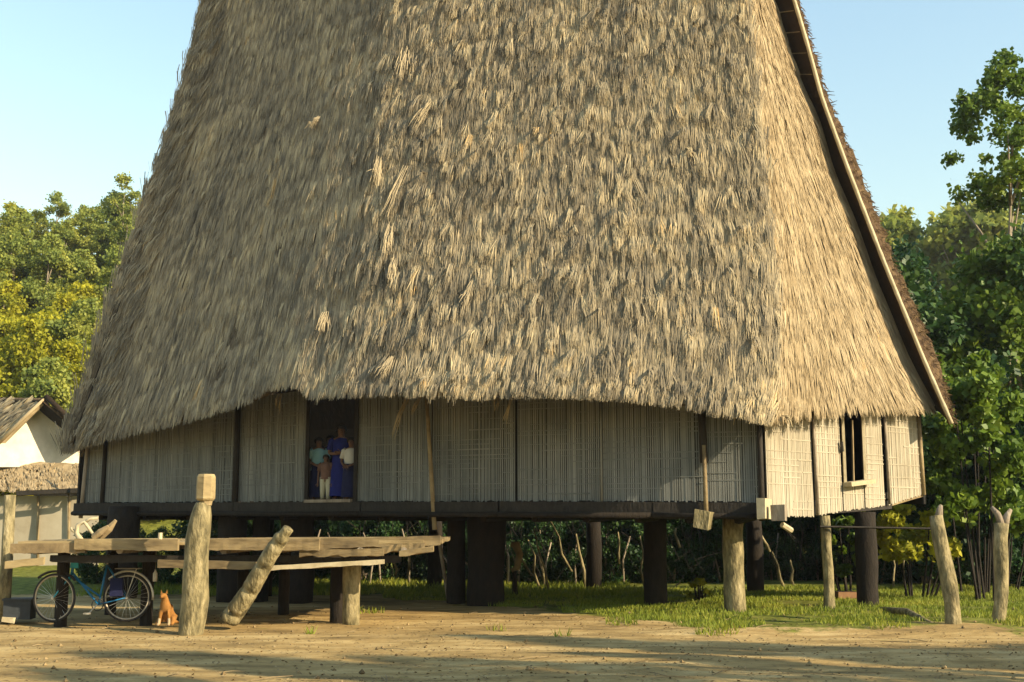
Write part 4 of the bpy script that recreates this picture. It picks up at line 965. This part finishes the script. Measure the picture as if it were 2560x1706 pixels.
shrub(2400, 1000, 27.5, 170, 260, 4200, .17, 'leaf_fresh', 52, 'tall green shrub beside the right corner of the roof', k=24)
shrub(2270, 1330, 25.5, 210, 130, 3000, .14, 'leaf_yel', 53, 'yellowish shrub under the right end of the house', k=18)
shrub(2120, 1360, 27, 110, 130, 1100, .15, 'leaf_fresh', 54, 'small green shrub behind the thin pale stilt', k=10)
shrub(1750, 1470, 25.5, 60, 60, 300, .11, 'leaf_yel', 55, 'small yellow shrub on the grass left of the lit stilt', k=6)
shrub(2490, 1330, 28, 200, 160, 2600, .15, 'leaf_dark', 56, 'dark shrub behind the right hand trunk', k=16)
# two leaning live posts on the right
def trunkpost(px, py, px2, py2, w0, w1, label, fork):
    g = gnd(px, py); t = at(px2, py2, g.y + .15); s = F / g.y; o = thing('live_post', g, label, 'post', 'cut trunks sprouting beside the house')
    mb = MB(); pts = [g.lerp(t, f) + Vector((.03 * math.sin(f * 5), 0, 0)) for f in np.linspace(-.06, 1, 9)]; mb.tube(pts, [(w0 + (w1 - w0) * f) / 2 / s * random.uniform(.93, 1.07) for f in np.linspace(0, 1, 9)], 12, None, True, .04); mb.build('trunk', M['post'], o, True)
    for dx, dz in fork:
        mb = MB(); mb.tube([t - Vector((0, 0, .1)), t + Vector((dx * .5, 0, dz * .6)), t + Vector((dx, 0.02, dz))], [.07, .05, .03], 7); mb.build('branch', M['bark'], o, True)
trunkpost(2384, 1570, 2345, 1290, 40, 34, 'leaning pale trunk standing nearer the right corner of the house', [(.06, .16)])
trunkpost(2494, 1566, 2508, 1310, 32, 36, 'upright forked trunk farthest right beside the leafy shrub', [(-.16, .26), (.14, .22)])

# sticks behind the house
fence = thing('stake_fence', (3, 31, 0), 'rough fence of pale crooked stakes behind the stilts', 'fence')
sp = [(1335, 1320, 1372, 1455), (1375, 1300, 1430, 1430), (1440, 1335, 1462, 1482), (1320, 1350, 1350, 1478), (1345, 1370, 1362, 1475), (1300, 1380, 1330, 1440), (1500, 1320, 1492, 1370), (1545, 1330, 1548, 1410), (1700, 1450, 1692, 1500), (1690, 1320, 1700, 1370), (1930, 1380, 1965, 1460), (1975, 1400, 1990, 1495), (1900, 1330, 1925, 1380), (610, 1410, 614, 1470), (650, 1420, 645, 1460), (480, 1400, 490, 1480), (985, 1390, 988, 1440), (1020, 1380, 1018, 1440), (1600, 1340, 1612, 1450), (1230, 1340, 1240, 1460), (2230, 1380, 2235, 1500), (2260, 1400, 2262, 1500), (2330, 1370, 2325, 1500), (2440, 1380, 2450, 1490), (2215, 1370, 2200, 1490)]
for i, (a0, b0, a1, b1) in enumerate(sp):
    Y = 29.5 + (i % 5) * .5; r = random.uniform(.02, .04); mb = MB(); a_ = at(a0, b0, Y); b_ = at(a1, b1, Y); b_.z = max(-.05, b_.z); 
    if b1 > 1440: b_.z = -.05
    w1, w2 = a_.lerp(b_, .66) + Vector((random.uniform(-.07, .07), 0, 0)), a_.lerp(b_, .33) + Vector((random.uniform(-.07, .07), 0, 0)); mb.tube([b_, w1, w2, a_], [r, r * 1.1, r * .8, r * .6], 6); mb.build('stake', M['post'], fence, True)
for i in range(34):
    px = 560 + i * 58 + random.uniform(-26, 26); Y = 33 + random.uniform(-.3, .5); x = (px - 1280) / F * Y; mb = MB(); h = random.uniform(.8, 1.7); mb.tube([(x, Y, -.1), (x + random.uniform(-.1, .1), Y, h * .5), (x + random.uniform(-.25, .25), Y, h)], [.035, .03, .02], 5); mb.build('stake', M['bark'], fence, True)
mb = MB()
for i in range(420):
    px = random.uniform(520, 2560); Y = random.uniform(30.5, 34); x = (px - 1280) / F * Y; h = random.uniform(.15, 1.5); l = random.uniform(.25, .8); a = random.gauss(0, .5); p_ = Vector((x, Y, h)); q_ = p_ + Vector((math.sin(a) * l, random.uniform(-.1, .1), math.cos(a) * l)); mb.tube([p_, (p_ + q_) / 2 + Vector((random.uniform(-.05, .05), 0, 0)), q_], [.012, .010, .006], 3, None, False)
tag(mb.build('brushwood', M['darkwood'], fence), kind='stuff')
c = at(1290, 1385, 27.5); mb = MB(); mb.tube([(c.x - .1, c.y, c.z - .38), (c.x + .03, c.y, c.z - .3), (c.x + .08, c.y, c.z), (c.x, c.y, c.z + .2), (c.x - .12, c.y, c.z + .22)], [.06, .08, .09, .11, .06], 7, None, True, .08)
tag(mb.build('tree_stump', M['wood'], None, True), 'sunlit crooked orange brown stump between the stilts', 'stump')
mb = MB(); mb.tube([(c.x - .02, c.y, -.1), (c.x - .04, c.y, c.z - .3)], [.07, .05], 7); mb.build('root', M['stilt'], bpy.data.objects['tree_stump'])
c = gnd(2115, 1500); mb = MB(); mb.box((c.x, c.y, .08), (.45, .3, .2), Matrix.Rotation(R(10), 3, 'Z'), None, .03); tag(mb.build('clay_block', plain('red_clay', (.2, .11, .055), .9)), 'low brown block on the grass behind the thin pale stilt', 'block')

# fallen log on the grass at the right
a_, b_ = gnd(2200, 1532), gnd(2330, 1566); mb = MB(); mb.tube([a_ + Vector((0, 0, .05)), a_.lerp(b_, .5) + Vector((.05, 0, .12)), b_ + Vector((0, 0, .04))], [.05, .06, .03], 8, None, True, .05)
tag(mb.build('fallen_branch', M['post'], None, True), 'long fallen branch lying on the grass left of the leaning trunk', 'branch')

# shade trees beyond the right edge of the frame (they throw the streaks of shade on the road)
G3 = 'roadside trees to the right of the view'
for i, (x, y, s, sz, kk) in enumerate([(9.6, 3.6, .42, .95, 1), (9.4, 5.4, .36, .95, 0), (10.4, 6.6, .36, .9, 1), (11.6, 7.6, .36, .85, 0), (12.4, 8.9, .34, .75, 1), (15.0, 9.8, .42, .75, 0), (8.3, 2.2, .45, 1.0, 0), (18, 7.6, .5, 1.2, 1), (14.0, 11.6, .5, .5, 0), (15, 4.6, .5, 1.3, 1)]):
    o = copy_tree(rp[kk]); place(o, x, y, 0, s, i * 1.1, ['dark green slim roadside tree to the right of the view', 'bright green slim roadside tree to the right of the view'][kk], G3, sz)

# ------------------------------------------------------------------ grass, litter
def scatter_grass(name, n, xr_, yr_, h=(.06, .16), w_=.012, thr=.0, label='', m='grass', fn=None):
    V = []; T = []; cnt = 0; tries = 0
    while cnt < n and tries < n * 6:
        tries += 1; x = random.uniform(*xr_); y = random.uniform(*yr_)
        gq = greenness(x, y) if fn is None else fn(x, y); q = noise.noise(Vector((x * .8, y * 1.1, 7))) * 1.25
        if gq + q < .45 + thr: continue
        z = ground_z(x, y); hh = random.uniform(*h) * (1 + max(0, q)); a = random.uniform(0, 3.14); dx, dy = math.cos(a) * w_, math.sin(a) * w_; bx, by = random.gauss(0, .4) * hh, random.gauss(0, .4) * hh
        V += [(x - dx, y - dy, z - .01), (x + dx, y + dy, z - .01), (x + bx + dx * .2, y + by + dy * .2, z + hh), (x + bx - dx * .2, y + by - dy * .2, z + hh)]
        t = min(1, max(0, random.gauss(.56 + .5 * noise.noise(Vector((x * .7, y * .9, 2))), .18))); T += [t] * 4; cnt += 1
    V = np.array(V); Fq = np.arange(len(V)).reshape(-1, 4); o = npmesh(name, V, Fq, np.array(T), M[m]); tag(o, label, 'grass', None, 'stuff'); return o
scatter_grass('grass', 42000, (-3, 12), (17, 30), (.03, .075), .011, .24, label='short green grass growing around and behind the stilts')
scatter_grass('grass', 16000, (-10, 3), (27, 37), (.06, .14), .015, label='sunlit green grass strip seen behind the platform')
V = []; T = []
for _ in range(9000):
    y = random.uniform(10, 22); x = random.uniform(-.46, .46) * y; z = ground_z(x, y) + .004; a = random.uniform(0, 6.28); l = random.uniform(.008, .035); p = Vector((x, y, z)); d1 = Vector((math.cos(a), math.sin(a), random.uniform(-.1, .5))) * l; d2 = Vector((-math.sin(a), math.cos(a), random.uniform(-.1, .3))) * l * .5
    V += [tuple(p - d1), tuple(p + d2), tuple(p + d1), tuple(p - d2)]; T += [random.random()] * 4
V = np.array(V); o = npmesh('leaf_litter', V, np.arange(len(V)).reshape(-1, 4), np.array(T), M['litter']); tag(o, 'dry leaves and straw bits scattered over the dirt road', 'litter', None, 'stuff')

mb = MB()
for _ in range(420):
    y = random.uniform(11, 24); x = random.uniform(-.46, .46) * y; z = ground_z(x, y); r_ = random.uniform(.008, .03) * (1.6 if random.random() < .08 else 1)
    c = Vector((x, y, z + r_ * .3)); k = [Vector(d).normalized() * r_ * random.uniform(.7, 1.2) for d in ((1,0,0),(0,1,0),(-1,0,0),(0,-1,0),(0,0,.8),(0,0,-.6))]
    mb.add([c + v_ for v_ in k], [(0,1,4),(1,2,4),(2,3,4),(3,0,4),(1,0,5),(2,1,5),(3,2,5),(0,3,5)])
tag(mb.build('pebbles', M['litter']), 'small stones scattered over the dirt road and yard', 'pebbles', None, 'stuff')
mb = MB()
for _ in range(70):
    y = random.uniform(12, 23); x = random.uniform(-.46, .46) * y; z = ground_z(x, y) + .012; a = random.uniform(0, 3.14); l = random.uniform(.06, .3); d = Vector((math.cos(a), math.sin(a), 0)) * l
    p = Vector((x, y, z)); mb.tube([p - d, p + Vector((0, random.uniform(-.02, .02), .012)), p + d], [.005, .007, .004], 4)
tag(mb.build('twigs', M['wood']), 'dry twigs lying about on the dirt ground', 'twigs', None, 'stuff')

# thin evening haze
mb = MB(); mb.box((0, 72, 31), (420, 300, 68)); hz = mb.build('haze', bpy.data.materials.new('haze')); hz['kind'] = 'stuff'
hm = bpy.data.materials['haze']; hm.use_nodes = True; hn = hm.node_tree; hn.nodes.clear(); ho = hn.nodes.new('ShaderNodeOutputMaterial'); hv = hn.nodes.new('ShaderNodeVolumePrincipled')
hv.inputs['Color'].default_value = (.92, .95, 1, 1); hv.inputs['Density'].default_value = .0003; hv.inputs['Anisotropy'].default_value = .2; hn.links.new(hv.outputs[0], ho.inputs['Volume'])
